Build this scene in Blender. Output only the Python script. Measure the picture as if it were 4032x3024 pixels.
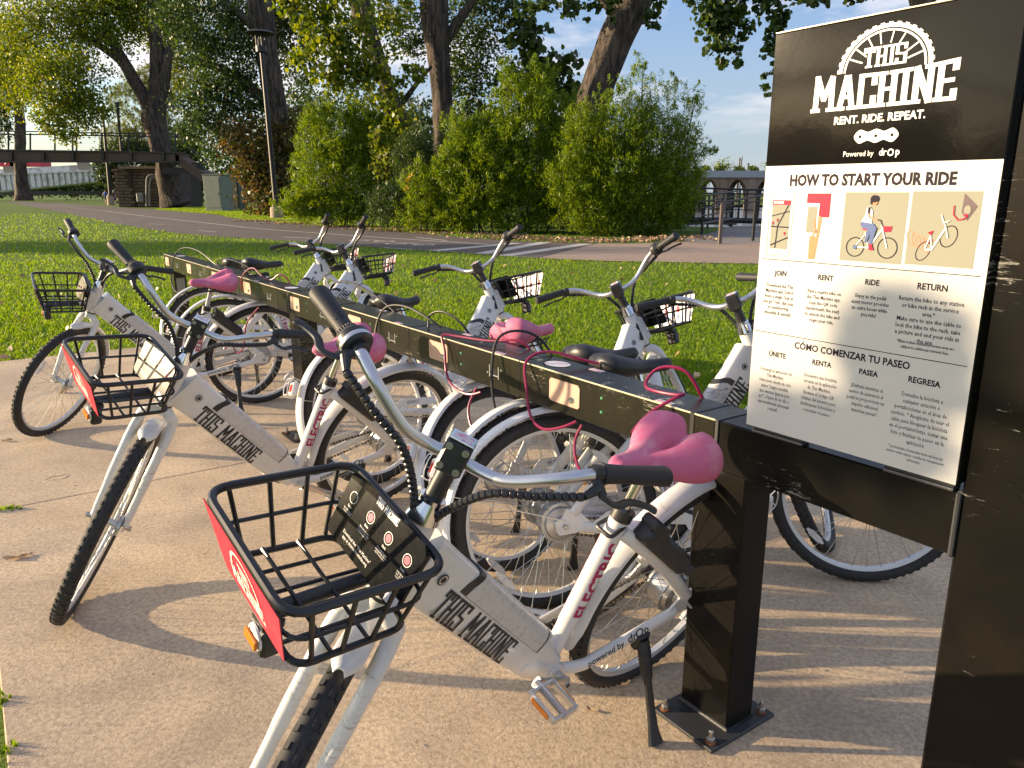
import bpy, bmesh, math, random
import numpy as np
from mathutils import Vector, Matrix, Quaternion
R = math.radians
for o in list(bpy.data.objects): bpy.data.objects.remove(o)
sc = bpy.context.scene
col = sc.collection
rnd = random.Random(7)

# ------------------------------------------------------------ camera, sky, sun, exposure
F, CX, CY, HC = 3028.0, 2016.0, 1512.0, 1.5
PITCH = math.atan(757 / F)
cam = bpy.data.cameras.new('camera'); cam.lens = F / 4032 * 36; cam.sensor_width = 36
cam.clip_start = .05; cam.clip_end = 6000
camo = bpy.data.objects.new('camera', cam); col.objects.link(camo)
camo.location = (0, 0, HC); camo.rotation_euler = (math.pi / 2 - PITCH, 0, 0)
sc.camera = camo
SUN_EL, SUN_AZ = R(11.5), (-1.0, .10)
SUN_STR, SKY_STR, EXPO = 4.5, .15, 1.18
w = bpy.data.worlds.new('World'); sc.world = w; w.use_nodes = True
nt = w.node_tree; nt.nodes.clear()
def N(nt, t, **k):
    n = nt.nodes.new(t)
    for a, b in k.items():
        if a == 'inp':
            for i, v in b.items(): n.inputs[i].default_value = v
        else: setattr(n, a, b)
    return n
sky = N(nt, 'ShaderNodeTexSky', sky_type='NISHITA', sun_disc=False)
sky.sun_elevation = SUN_EL; sky.sun_rotation = math.atan2(SUN_AZ[0], SUN_AZ[1])
sky.air_density = 1.0; sky.dust_density = 1.2; sky.ozone_density = 1.6; sky.altitude = 200
tc = N(nt, 'ShaderNodeTexCoord')
mp = N(nt, 'ShaderNodeMapping', inp={'Scale': (1.0, 1.0, 3.2), 'Location': (.35, .1, .22)})
nz = N(nt, 'ShaderNodeTexNoise', inp={'Scale': 4.6, 'Detail': 7, 'Roughness': .56, 'Distortion': .25})
rp = N(nt, 'ShaderNodeValToRGB'); rp.color_ramp.elements[0].position = .47; rp.color_ramp.elements[1].position = .62
rp.color_ramp.elements[0].color = (.04, .04, .04, 1); rp.color_ramp.elements[1].color = (.7, .7, .7, 1)
sep = N(nt, 'ShaderNodeSeparateXYZ')
mr = N(nt, 'ShaderNodeMapRange', inp={'From Min': .02, 'From Max': .12})
mul = N(nt, 'ShaderNodeMath', operation='MULTIPLY')
cl = N(nt, 'ShaderNodeMixRGB', blend_type='MIX'); cl.inputs['Color2'].default_value = (4.0, 3.6, 3.4, 1)
bg = N(nt, 'ShaderNodeBackground', inp={'Strength': SKY_STR}); wo = N(nt, 'ShaderNodeOutputWorld')
L = nt.links.new
L(tc.outputs['Generated'], mp.inputs['Vector']); L(mp.outputs[0], nz.inputs['Vector']); L(nz.outputs['Fac'], rp.inputs[0])
L(tc.outputs['Generated'], sep.inputs[0]); L(sep.outputs['Z'], mr.inputs['Value'])
L(rp.outputs[0], mul.inputs[0]); L(mr.outputs[0], mul.inputs[1]); L(mul.outputs[0], cl.inputs['Fac'])
# the pale blue of a hazy evening away from the sun: by elevation, fading out towards the sun's side
el_ = N(nt, 'ShaderNodeValToRGB'); e_ = el_.color_ramp.elements; e_[0].position = 0; e_[0].color = (.34, .40, .45, 1); e_[1].position = .55; e_[1].color = (.07, .165, .40, 1)
q_ = e_.new(.22); q_.color = (.15, .275, .50, 1)
gain = N(nt, 'ShaderNodeMixRGB', blend_type='MULTIPLY'); gain.inputs['Fac'].default_value = 1; gain.inputs['Color2'].default_value = (4.3, 4.3, 4.3, 1)
mz = N(nt, 'ShaderNodeMapRange', inp={'From Min': 0, 'From Max': 1}); mxx = N(nt, 'ShaderNodeMapRange', inp={'From Min': -.85, 'From Max': -.1, 'To Min': .1, 'To Max': .85})
hz = N(nt, 'ShaderNodeMixRGB')
L(sep.outputs['Z'], el_.inputs[0]); L(el_.outputs[0], gain.inputs['Color1']); L(sep.outputs['X'], mxx.inputs['Value']); L(mxx.outputs[0], hz.inputs['Fac']); L(sky.outputs[0], hz.inputs['Color1']); L(gain.outputs[0], hz.inputs['Color2'])
L(hz.outputs[0], cl.inputs['Color1']); L(cl.outputs[0], bg.inputs['Color']); L(bg.outputs[0], wo.inputs[0])
sl = bpy.data.lights.new('sun', 'SUN'); sl.energy = SUN_STR; sl.angle = R(.55); sl.color = (1, .77, .49)
so = bpy.data.objects.new('sun', sl); col.objects.link(so)
_a = math.hypot(*SUN_AZ)
SUN_DIR = Vector((-SUN_AZ[0] / _a * math.cos(SUN_EL), -SUN_AZ[1] / _a * math.cos(SUN_EL), -math.sin(SUN_EL)))
so.rotation_euler = SUN_DIR.to_track_quat('-Z', 'Y').to_euler(); so.location = (-30, 0, 20)
sc.view_settings.view_transform = 'Standard'; sc.view_settings.look = 'None'
sc.view_settings.exposure = EXPO; sc.view_settings.gamma = 1; sc.view_settings.use_curve_mapping = False

# ------------------------------------------------------------ geometry helpers
def ray(px, py):
    return Vector((0, math.cos(PITCH), -math.sin(PITCH))) + Vector((1, 0, 0)) * ((px - CX) / F) - Vector((0, math.sin(PITCH), math.cos(PITCH))) * ((py - CY) / F)
def at(px, py, Y):
    r = ray(px, py); return Vector((0, 0, HC)) + r * (Y / r.y)
def gp(px, py, z=0):
    r = ray(px, py); return Vector((0, 0, HC)) + r * ((z - HC) / r.z)

class MB:
    def __init__(s): s.v = []; s.f = []; s.m = []; s.mi = 0
    def add(s, vs, fs):
        k = len(s.v); s.v += [tuple(v) for v in vs]; s.f += [tuple(i + k for i in f) for f in fs]; s.m += [s.mi] * len(fs); return s
    def box(s, c, d, rot=None, bev=0.0):
        hx, hy, hz = d[0] / 2, d[1] / 2, d[2] / 2
        if bev > 0:
            b = min(bev, hx * .9, hy * .9, hz * .9); vs = []; idx = {}
            for sx in (-1, 1):
                for sy in (-1, 1):
                    for sz in (-1, 1):
                        idx[(sx, sy, sz)] = len(vs)
                        vs += [(sx * hx, sy * (hy - b), sz * (hz - b)), (sx * (hx - b), sy * hy, sz * (hz - b)), (sx * (hx - b), sy * (hy - b), sz * hz)]
            I = lambda x, y, z, k: idx[(x, y, z)] + k
            fs = []
            for q in (-1, 1):
                o = [(-1, -1), (1, -1), (1, 1), (-1, 1)]
                if q < 0: o = o[::-1]
                fs.append([I(q, a, b_, 0) for a, b_ in o]); fs.append([I(b_, q, a, 1) for a, b_ in o]); fs.append([I(a, b_, q, 2) for a, b_ in o])
            for a in (-1, 1):
                for b_ in (-1, 1):
                    fs.append([I(a, b_, -1, 0), I(a, b_, 1, 0), I(a, b_, 1, 1), I(a, b_, -1, 1)])
                    fs.append([I(a, -1, b_, 0), I(a, 1, b_, 0), I(a, 1, b_, 2), I(a, -1, b_, 2)])
                    fs.append([I(-1, a, b_, 1), I(1, a, b_, 1), I(1, a, b_, 2), I(-1, a, b_, 2)])
            for sx in (-1, 1):
                for sy in (-1, 1):
                    for sz in (-1, 1): fs.append([I(sx, sy, sz, 0), I(sx, sy, sz, 1), I(sx, sy, sz, 2)])
        else:
            vs = [(x, y, z) for x in (-hx, hx) for y in (-hy, hy) for z in (-hz, hz)]
            fs = [(0, 1, 3, 2), (4, 6, 7, 5), (0, 4, 5, 1), (2, 3, 7, 6), (0, 2, 6, 4), (1, 5, 7, 3)]
        c = Vector(c)
        if rot is not None: vs = [rot @ Vector(v) + c for v in vs]
        else: vs = [Vector(v) + c for v in vs]
        return s.add(vs, fs)
    def tube(s, pts, r, seg=8, closed=False, cap=True, sec=None, up=None):
        """sec=(a,b): section half-axes along (side, up) multiplied by r;  r may be a list"""
        P = [Vector(p) for p in pts]; n = len(P); rr = r if hasattr(r, '__len__') else [r] * n
        T = []
        for i in range(n):
            a = P[(i - 1) % n] if (closed or i > 0) else P[i]; b = P[(i + 1) % n] if (closed or i < n - 1) else P[i]
            t = (b - a); T.append(t.normalized() if t.length > 1e-9 else Vector((0, 0, 1)))
        u = Vector(up) if up is not None else (Vector((0, 0, 1)) if abs(T[0].z) < .9 else Vector((1, 0, 0)))
        vs = []; fs = []
        prev = None
        for i in range(n):
            if up is not None or prev is None: side = T[i].cross(u)
            else: side = prev - T[i] * prev.dot(T[i])
            if side.length < 1e-6: side = T[i].orthogonal()
            side.normalize(); prev = side.copy(); upv = side.cross(T[i]).normalized()
            for k in range(seg):
                a = 2 * math.pi * k / seg; ca, sa = math.cos(a), math.sin(a)
                if sec:
                    if len(sec) > 2:   # superellipse
                        e = 2 / sec[2]; ca = math.copysign(abs(ca) ** e, ca); sa = math.copysign(abs(sa) ** e, sa)
                    vs.append(P[i] + side * (ca * sec[0] * rr[i]) + upv * (sa * sec[1] * rr[i]))
                else: vs.append(P[i] + side * (ca * rr[i]) + upv * (sa * rr[i]))
        m = n if closed else n - 1
        for i in range(m):
            for k in range(seg):
                a = i * seg + k; b = i * seg + (k + 1) % seg; j = (i + 1) % n
                fs.append((a, b, j * seg + (k + 1) % seg, j * seg + k))
        if cap and not closed:
            fs.append(tuple(range(seg))[::-1]); fs.append(tuple((n - 1) * seg + k for k in range(seg)))
        return s.add(vs, fs)
    def lathe(s, prof, c, axis=(0, 1, 0), seg=24, a0=0, a1=2 * math.pi):
        """prof: (offset along axis, radius)"""
        ax = Vector(axis).normalized(); e1 = ax.orthogonal().normalized(); 
        if abs(ax.y) > .99: e1 = Vector((1, 0, 0))
        e2 = ax.cross(e1); c = Vector(c); full = abs(a1 - a0) > 6.28
        ns = seg if full else seg + 1; vs = []; fs = []
        for k in range(ns):
            a = a0 + (a1 - a0) * k / seg; d = e1 * math.cos(a) - e2 * math.sin(a)
            for (o, r) in prof: vs.append(c + ax * o + d * r)
        m = len(prof)
        for k in range(seg):
            j = (k + 1) % ns
            for i in range(m - 1): fs.append((k * m + i, k * m + i + 1, j * m + i + 1, j * m + i))
        return s.add(vs, fs)
    def prism(s, poly, h0, h1, M=None):
        n = len(poly); vs = [(x, y, h0) for x, y in poly] + [(x, y, h1) for x, y in poly]
        if M is not None: vs = [M @ Vector(v) for v in vs]
        fs = [tuple(range(n))[::-1], tuple(range(n, 2 * n))] + [(i, (i + 1) % n, n + (i + 1) % n, n + i) for i in range(n)]
        return s.add(vs, fs)
    def build(s, name, mat, parent=None, smooth=True, angle=35):
        me = bpy.data.meshes.new(name); me.from_pydata([tuple(v) for v in s.v], [], s.f)
        bm = bmesh.new(); bm.from_mesh(me); bmesh.ops.recalc_face_normals(bm, faces=bm.faces); bm.to_mesh(me); bm.free()
        for m in (mat if isinstance(mat, (list, tuple)) else [mat]): me.materials.append(m)
        if isinstance(mat, (list, tuple)): me.polygons.foreach_set('material_index', s.m)
        if smooth:
            me.polygons.foreach_set('use_smooth', [True] * len(me.polygons))
            try: me.set_sharp_from_angle(angle=R(angle))
            except Exception: pass
        me.update()
        o = bpy.data.objects.new(name, me); col.objects.link(o)
        if parent is not None: o.parent = parent
        return o

def spline(pts, n=8, closed=False):
    P = [Vector(p) for p in pts]; out = []; m = len(P)
    rng = range(m if closed else m - 1)
    for i in rng:
        p0 = P[(i - 1) % m] if closed or i > 0 else P[0] * 2 - P[1]
        p1 = P[i]; p2 = P[(i + 1) % m]
        p3 = P[(i + 2) % m] if closed or i + 2 < m else P[-1] * 2 - P[-2]
        for k in range(n):
            t = k / n
            out.append(.5 * ((2 * p1) + (-p0 + p2) * t + (2 * p0 - 5 * p1 + 4 * p2 - p3) * t * t + (-p0 + 3 * p1 - 3 * p2 + p3) * t ** 3))
    if not closed: out.append(P[-1])
    return out
def rloop(corners, rad, n=4):
    """closed loop through corner points with rounded corners"""
    P = [Vector(c) for c in corners]; out = []; m = len(P)
    for i in range(m):
        a = (P[i - 1] - P[i]).normalized(); b = (P[(i + 1) % m] - P[i]).normalized()
        A = P[i] + a * rad; B = P[i] + b * rad
        for k in range(n + 1):
            t = k / n; out.append(A * (1 - t) ** 2 + P[i] * 2 * t * (1 - t) + B * t * t)
    return out
def empty(name, loc=(0, 0, 0), rz=0):
    o = bpy.data.objects.new(name, None); col.objects.link(o); o.location = loc; o.rotation_euler = (0, 0, rz); o.empty_display_size = .1
    return o
def tag(o, label=None, cat=None, group=None, kind=None):
    if label: o['label'] = label
    if cat: o['category'] = cat
    if group: o['group'] = group
    if kind: o['kind'] = kind
    return o

# ------------------------------------------------------------ materials
def mat(name, base, rough=.5, metal=0., spec=.5, noise=None, bump=None, coat=0, trans=0, extra=None):
    """noise=(scale, amount, colour2) ; bump=(scale, strength, distance)"""
    m = bpy.data.materials.new(name); m.use_nodes = True; t = m.node_tree; p = t.nodes['Principled BSDF']
    p.inputs['Base Color'].default_value = (*base, 1); p.inputs['Roughness'].default_value = rough; p.inputs['Metallic'].default_value = metal
    p.inputs['Specular IOR Level'].default_value = spec
    if coat: p.inputs['Coat Weight'].default_value = coat; p.inputs['Coat Roughness'].default_value = .08
    if trans: p.inputs['Transmission Weight'].default_value = trans
    tcn = t.nodes.new('ShaderNodeTexCoord')
    if noise:
        n = N(t, 'ShaderNodeTexNoise', inp={'Scale': noise[0], 'Detail': 6, 'Roughness': .65})
        t.links.new(tcn.outputs['Object'], n.inputs['Vector'])
        r = N(t, 'ShaderNodeValToRGB'); lo = .5 - .5 * .5 / max(noise[1], .01); 
        r.color_ramp.elements[0].position = noise[3] if len(noise) > 3 else .42; r.color_ramp.elements[1].position = noise[4] if len(noise) > 4 else .62
        a = noise[1]; c2 = noise[2]
        r.color_ramp.elements[0].color = (*base, 1); r.color_ramp.elements[1].color = (*[b * (1 - a) + c * a for b, c in zip(base, c2)], 1)
        t.links.new(n.outputs['Fac'], r.inputs[0]); t.links.new(r.outputs[0], p.inputs['Base Color'])
    if bump:
        n2 = N(t, 'ShaderNodeTexNoise', inp={'Scale': bump[0], 'Detail': 5, 'Roughness': .6})
        t.links.new(tcn.outputs['Object'], n2.inputs['Vector'])
        b = N(t, 'ShaderNodeBump', inp={'Strength': bump[1], 'Distance': bump[2]})
        t.links.new(n2.outputs['Fac'], b.inputs['Height']); t.links.new(b.outputs[0], p.inputs['Normal'])
    if extra: extra(t, p, tcn)
    return m
def scratches(amount, colr, scale=9., thr=.60):
    """thin pale scuffs: stretched noise thresholded and mixed over the base colour"""
    def f(t, p, tcn):
        src = p.inputs['Base Color'].links[0].from_socket if p.inputs['Base Color'].links else None
        mp = N(t, 'ShaderNodeMapping', inp={'Scale': (1.2, 1.2, 9.0), 'Rotation': (.5, .9, .2)})
        n = N(t, 'ShaderNodeTexNoise', inp={'Scale': scale, 'Detail': 8, 'Roughness': .78, 'Distortion': .7})
        n3 = N(t, 'ShaderNodeTexNoise', inp={'Scale': 2.7, 'Detail': 2})
        t.links.new(tcn.outputs['Object'], mp.inputs[0]); t.links.new(mp.outputs[0], n.inputs['Vector']); t.links.new(tcn.outputs['Object'], n3.inputs['Vector'])
        ml = N(t, 'ShaderNodeMath', operation='MULTIPLY'); t.links.new(n.outputs['Fac'], ml.inputs[0]); t.links.new(n3.outputs['Fac'], ml.inputs[1])
        r = N(t, 'ShaderNodeMapRange', inp={'From Min': thr * .5, 'From Max': thr * .5 + .03, 'To Max': amount}); t.links.new(ml.outputs[0], r.inputs['Value'])
        mx = N(t, 'ShaderNodeMixRGB'); mx.inputs['Color1'].default_value = p.inputs['Base Color'].default_value
        if src: t.links.new(src, mx.inputs['Color1'])
        mx.inputs['Color2'].default_value = (*colr, 1); t.links.new(r.outputs[0], mx.inputs['Fac']); t.links.new(mx.outputs[0], p.inputs['Base Color'])
    return f
M = {}
M['white'] = mat('white_paint', (.72, .715, .70), .28, coat=.3, noise=(30, .22, (.48, .42, .34), .55, .74), extra=scratches(.5, (.22, .19, .16), 20, .67))
M['battery'] = mat('scuffed_white_cover', (.60, .59, .57), .4, noise=(55, .55, (.35, .30, .26), .52, .66), extra=scratches(.8, (.2, .17, .15), 22, .56))
M['black'] = mat('black_plastic', (.018, .018, .019), .42, noise=(40, .3, (.06, .06, .06)), bump=(220, .15, .001))
M['blackwire'] = mat('black_coated_wire', (.014, .014, .016), .33, noise=(60, .25, (.07, .07, .07), .6, .7))
M['rubber'] = mat('tyre_rubber', (.022, .021, .021), .75, noise=(80, .5, (.05, .045, .04)), bump=(300, .3, .001))
M['grip'] = mat('grip_rubber', (.02, .02, .022), .6, bump=(400, .3, .0006))
M['silver'] = mat('brushed_silver', (.62, .62, .63), .32, metal=.9, noise=(20, .2, (.45, .45, .45)))
M['rim'] = mat('silver_rim', (.66, .66, .66), .38, metal=.35)
M['spoke'] = mat('steel_spoke', (.55, .54, .5), .3, metal=.9)

M['hub'] = mat('cast_hub_metal', (.5, .5, .5), .35, metal=.85, noise=(30, .3, (.3, .3, .3)))
M['chrome'] = mat('chrome', (.75, .75, .75), .12, metal=1)
M['chain'] = mat('chain_steel', (.12, .10, .08), .4, metal=.8)
M['pink'] = mat('pink_saddle_foam', (.55, .13, .24), .6, spec=.3, noise=(13, .6, (.60, .34, .38), .50, .66), bump=(300, .12, .001))
M['blacksad'] = mat('black_saddle_vinyl', (.022, .021, .022), .42, bump=(250, .12, .001))
M['ink'] = mat('black_lettering', (.012, .012, .016), .5)
M['crimson'] = mat('crimson_lettering', (.42, .02, .09), .5)
M['red'] = mat('red_panel', (.62, .02, .06), .4, noise=(25, .3, (.5, .08, .10)))
M['whiteprint'] = mat('white_print', (.78, .77, .74), .45)
M['plate'] = mat('glossy_black_plate', (.008, .009, .010), .16, spec=.2, noise=(60, .3, (.03, .03, .026), .5, .6))
M['panelwhite'] = mat('white_info_panel', (.74, .71, .72), .35, noise=(18, .5, (.75, .45, .5), .52, .6))
M['lens_red'] = mat('red_lens', (.65, .02, .02), .15)
M['lens_clear'] = mat('clear_lens', (.7, .68, .66), .12, spec=.7)
M['lens_amber'] = mat('amber_reflector', (.75, .22, .02), .15)
M['cable_pink'] = mat('magenta_cable', (.23, .008, .055), .32)
M['cable_black'] = mat('black_cable', (.012, .012, .013), .42)
M['pinkprint'] = mat('pink_and_white_print', (.70, .62, .64), .3, noise=(90, .9, (.62, .12, .28), .48, .55))
M['rack'] = mat('dark_bronze_rack_paint', (.012, .0115, .008), .24, spec=.3, noise=(6, .5, (.026, .024, .013)), bump=(60, .08, .001), extra=scratches(.5, (.40, .38, .30), 16, .70))
M['rackplate'] = mat('bare_copper_plate', (.62, .42, .33), .38, metal=.35, noise=(30, .3, (.5, .3, .22)), extra=scratches(.4, (.3, .2, .15), 30, .62))
M['hole'] = mat('dark_slot', (.004, .004, .004), .9)
M['led'] = mat('green_lens', (.10, .35, .18), .15)
M['zinc'] = mat('zinc_bolt', (.5, .48, .44), .35, metal=.8, noise=(90, .4, (.3, .2, .1)))
M['rust'] = mat('rusty_washer', (.22, .07, .025), .8, noise=(120, .5, (.1, .04, .02)))
M['weld'] = mat('grey_weld_paint', (.035, .037, .040), .45, bump=(120, .4, .002))
M['signpost'] = mat('scratched_black_steel', (.006, .0057, .0055), .26, spec=.16, noise=(5, .4, (.016, .012, .007)), bump=(30, .06, .002), extra=scratches(.6, (.45, .43, .38), 13, .715))
M['signwhite'] = mat('cream_vinyl', (.53, .525, .51), .35, bump=(14, .05, .002))
M['signblack'] = mat('glossy_black_vinyl', (.007, .0065, .0065), .07, bump=(26, .08, .002), spec=.12)
M['signink'] = mat('purple_black_ink', (.014, .009, .020), .6, spec=.15)
M['signgrey'] = mat('grey_text_ink', (.09, .082, .09), .6, spec=.15)
M['beige'] = mat('beige_print', (.27, .265, .21), .6, spec=.15)
M['brightred'] = mat('bright_red_print', (.50, .0, .035), .5, spec=.2)
M['orange'] = mat('orange_print', (.52, .15, .04), .5)
M['blue'] = mat('blue_print', (.012, .055, .22), .5)
M['plum'] = mat('plum_print', (.06, .025, .042), .5)
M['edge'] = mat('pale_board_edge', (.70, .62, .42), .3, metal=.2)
# ------------------------------------------------------------ lettering
GL = {'T': (1, [[(0, .80), (0, 1), (1, 1), (1, .80)], [(.5, 0), (.5, 1)], [(.28, 0), (.72, 0)]]),
 'H': (1.05, [[(.1, 0), (.1, 1)], [(.9, 0), (.9, 1)], [(.1, .5), (.9, .5)], [(-.05, 0), (.25, 0)], [(.75, 0), (1.05, 0)], [(-.05, 1), (.25, 1)], [(.75, 1), (1.05, 1)]]),
 'I': (.35, [[(.17, 0), (.17, 1)], [(-.05, 0), (.4, 0)], [(-.05, 1), (.4, 1)]]),
 'S': (.9, [[(.9, .78), (.9, 1), (0, 1), (0, .52), (.9, .48), (.9, 0), (0, 0), (0, .22)]]),
 'M': (1.4, [[(.1, 0), (.15, 1), (.7, .35), (1.25, 1), (1.3, 0)], [(-.05, 0), (.28, 0)], [(1.12, 0), (1.45, 0)]]),
 'A': (1.15, [[(.1, 0), (.5, 1), (.62, 1), (1.02, 0)], [(.25, .36), (.88, .36)], [(-.05, 0), (.3, 0)], [(.84, 0), (1.17, 0)]]),
 'C': (.9, [[(.9, .72), (.9, 1), (0, 1), (0, 0), (.9, 0), (.9, .28)]]),
 'N': (1.1, [[(.1, 0), (.1, 1), (.95, 0), (.95, 1)], [(-.05, 0), (.28, 0)], [(.75, 1), (1.1, 1)]]),
 'E': (.9, [[(.9, .80), (.9, 1), (.05, 1), (.05, 0), (.9, 0), (.9, .20)], [(.05, .5), (.7, .5)], [(-.1, 0), (.1, 0)], [(-.1, 1), (.1, 1)]]),
 'L': (.85, [[(.05, 1), (.05, 0), (.85, 0)]]), 'R': (.95, [[(.05, 0), (.05, 1), (.8, 1), (.8, .5), (.05, .5)], [(.45, .5), (.9, 0)]]),
 ' ': (.55, [])}
def slab_text(s, h, w_cell, th, serif=True, gap=.42):
    """2D quads of condensed slab lettering, height h, from the origin; returns (quads, width)"""
    x = 0; qs = []
    for ch in s:
        adv, strokes = GL[ch]
        for st in strokes:
            if not serif and len(st) == 2 and st[0][1] == st[1][1] and st[0][1] in (0, 1) and abs(st[0][0] - st[1][0]) < .5: continue
            for (a, b) in zip(st[:-1], st[1:]):
                tv = th; horiz = abs(a[1] - b[1]) < .1
                A = Vector((x + a[0] * w_cell, th * .38 + a[1] * (h - th * .76), 0)); B = Vector((x + b[0] * w_cell, th * .38 + b[1] * (h - th * .76), 0))
                d = (B - A).normalized(); n = Vector((-d.y, d.x, 0)) * (th * (.36 if horiz else .5)); e = d * (th * (.5 if horiz else .36))
                qs.append([A - e - n, B + e - n, B + e + n, A - e + n])
        x += (adv + gap) * w_cell
    return qs, x - gap * w_cell
def put_quads(mb, qs, O, X, Y, step=.00003):
    O, X, Y = Vector(O), Vector(X), Vector(Y); Nn = X.cross(Y).normalized()
    for i, q in enumerate(qs): mb.add([O + X * p.x + Y * p.y + Nn * (i % 9 * step) for p in q], [tuple(range(len(q)))])
_tc = {}
def font2d(s, size, bold=0.0, sx=1.0, align='CENTER', res=2, lead=1.0, shear=0):
    key = (s, size, bold, sx, align, res, lead, shear)
    if key in _tc: return _tc[key]
    cu = bpy.data.curves.new('lettering', 'FONT'); cu.body = s; cu.size = size; cu.align_x = align; cu.offset = bold; cu.resolution_u = res; cu.fill_mode = 'FRONT'; cu.space_line = lead; cu.shear = shear
    o = bpy.data.objects.new('lettering', cu); col.objects.link(o)
    me = bpy.data.meshes.new_from_object(o)
    vs = [(v.co.x * sx, v.co.y) for v in me.vertices]; fs = [tuple(p.vertices) for p in me.polygons]
    bpy.data.objects.remove(o); bpy.data.meshes.remove(me); bpy.data.curves.remove(cu)
    _tc[key] = (vs, fs); return vs, fs
def put_font(mb, s, O, X, Y, size, **k):
    vs, fs = font2d(s, size, **k); O, X, Y = Vector(O), Vector(X), Vector(Y)
    mb.add([O + X * a + Y * b for a, b in vs], fs)

# ------------------------------------------------------------ the hire bicycle (x forward, y left, z up, origin under the rear axle)
RW = .377; WB = 1.261
HT = Vector((.962, 0, .999)); TH = 1.2065; AX = Vector((-math.cos(TH), 0, math.sin(TH)))
BBp = Vector((.469, 0, .306)); ST = Vector((.352, 0, .765)); SC = HT + AX * .100
FH = Vector((WB, 0, RW))
def wheel_meshes(pre, c, motor):
    out = []
    c = Vector(c)
    m = MB(); ring = []
    n = 72
    # tyre: torus plus side and centre knobs
    for k in range(n):
        a = 2 * math.pi * k / n
        for j in range(12):
            b = 2 * math.pi * j / 12; rr = .0245
            m.v.append((c.x + (RW - .0245 + rr * math.cos(b)) * math.cos(a), c.y + rr * 1.0 * math.sin(b), c.z + (RW - .0245 + rr * math.cos(b)) * math.sin(a)))
    for k in range(n):
        for j in range(12):
            m.f.append((k * 12 + j, ((k + 1) % n) * 12 + j, ((k + 1) % n) * 12 + (j + 1) % 12, k * 12 + (j + 1) % 12)); m.m.append(0)
    for k in range(76):
        a = 2 * math.pi * k / 76; rad = Vector((math.cos(a), 0, math.sin(a)))
        for sy in (-1, 1):
            aa = a + (0 if sy > 0 else math.pi / 76); rad = Vector((math.cos(aa), 0, math.sin(aa))); tan = Vector((-math.sin(aa), 0, math.cos(aa))); yy = Vector((0, 1, 0))
            nn = (rad * .72 + yy * sy * .69).normalized(); ss = nn.cross(tan)
            m.box(c + rad * (RW - .0245) + nn * .0245, (.013, .009, .006), Matrix((tan, ss, nn)).transposed())
            if k % 2 == 0:
                nn = (rad * .97 + yy * sy * .25).normalized(); ss = nn.cross(tan)
                m.box(c + rad * (RW - .0245) + nn * .0242, (.018, .008, .0036), Matrix((tan, ss, nn)).transposed())
    tyre = m
    rim = MB().lathe([(-.0125, .349), (-.0135, .331), (-.008, .319), (.008, .319), (.0135, .331), (.0125, .349), (-.0125, .349)], c, seg=72)
    sps = []; nsp = 36; hr = .066 if motor else .021; hw = .034 if motor else .032
    for k in range(nsp):
        a = 2 * math.pi * k / nsp; sd = 1 if k % 2 else -1; off = (.55 if motor else .9) * (1 if (k // 2) % 2 else -1) * (1.0 if motor else 1.4)
        sps.append((a, k % 4, sd, off))
    hub = MB()
    if motor:
        hub.lathe([(-.058, .0), (-.058, .024), (-.046, .030), (-.040, .055), (-.030, .060), (-.0295, .071), (-.026, .071), (-.0255, .064), (.0255, .064), (.026, .071), (.0295, .071), (.030, .060), (.040, .053), (.046, .03), (.060, .024), (.060, 0)], c, seg=32)
        for k in range(18):
            a = 2 * math.pi * k / 18; 
            for sd in (-1, 1): hub.lathe([(-.001, .0026), (.0012 * sd, .0026), (.0012 * sd, 0)], c + Vector((.0655 * math.cos(a), sd * .0298, .0655 * math.sin(a))), seg=6)
    else:
        hub.lathe([(-.045, 0), (-.045, .014), (-.034, .016), (-.033, .026), (-.029, .026), (-.026, .015), (0, .012), (.026, .015), (.029, .026), (.033, .026), (.034, .016), (.045, .014), (.045, 0)], c, seg=20)
    ref = []
    for k, a in enumerate((.9, 3.9)):
        rad = Vector((math.cos(a), 0, math.sin(a))); tan = Vector((-math.sin(a), 0, math.cos(a)))
        poly = [(-.045, -.004), (-.02, -.012), (.02, -.012), (.045, -.004), (.045, .004), (.02, .012), (-.02, .012), (-.045, .004)]
        for x0 in (.275,):
            Mx = Matrix((tan, rad, tan.cross(rad))).transposed().to_4x4(); Mx.translation = c + rad * x0
            ref.append(MB().prism(poly, -.006, .006, Mx))
    return tyre, rim, (sps, hr, hw, c), hub, ref
def lace(spd, wheel):
    sps, hr, hw, c = spd; proto = {}
    for (a, k, sd, off) in sps:
        if k not in proto:
            m = MB(); p0 = Vector((hr * math.cos(off), sd * hw, hr * math.sin(off))); p1 = Vector((.321, sd * .003, 0)); d = (p0 - p1).normalized()
            m.tube([p0, p1], .00125, 4, cap=False); m.tube([p1 + d * .0001, p1 + d * .016], .0022, 5, cap=False); o = m.build('spoke', M['spoke'], wheel); proto[k] = o.data
        else: o = bpy.data.objects.new('spoke', proto[k]); col.objects.link(o); o.parent = wheel
        o.location = c; o.rotation_euler = (0, -a, 0)
def arc(c, r, a0, a1, n=24, y=0):
    return [Vector((c[0] + r * math.cos(a0 + (a1 - a0) * i / n), y, c[2] + r * math.sin(a0 + (a1 - a0) * i / n))) for i in range(n + 1)]
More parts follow.
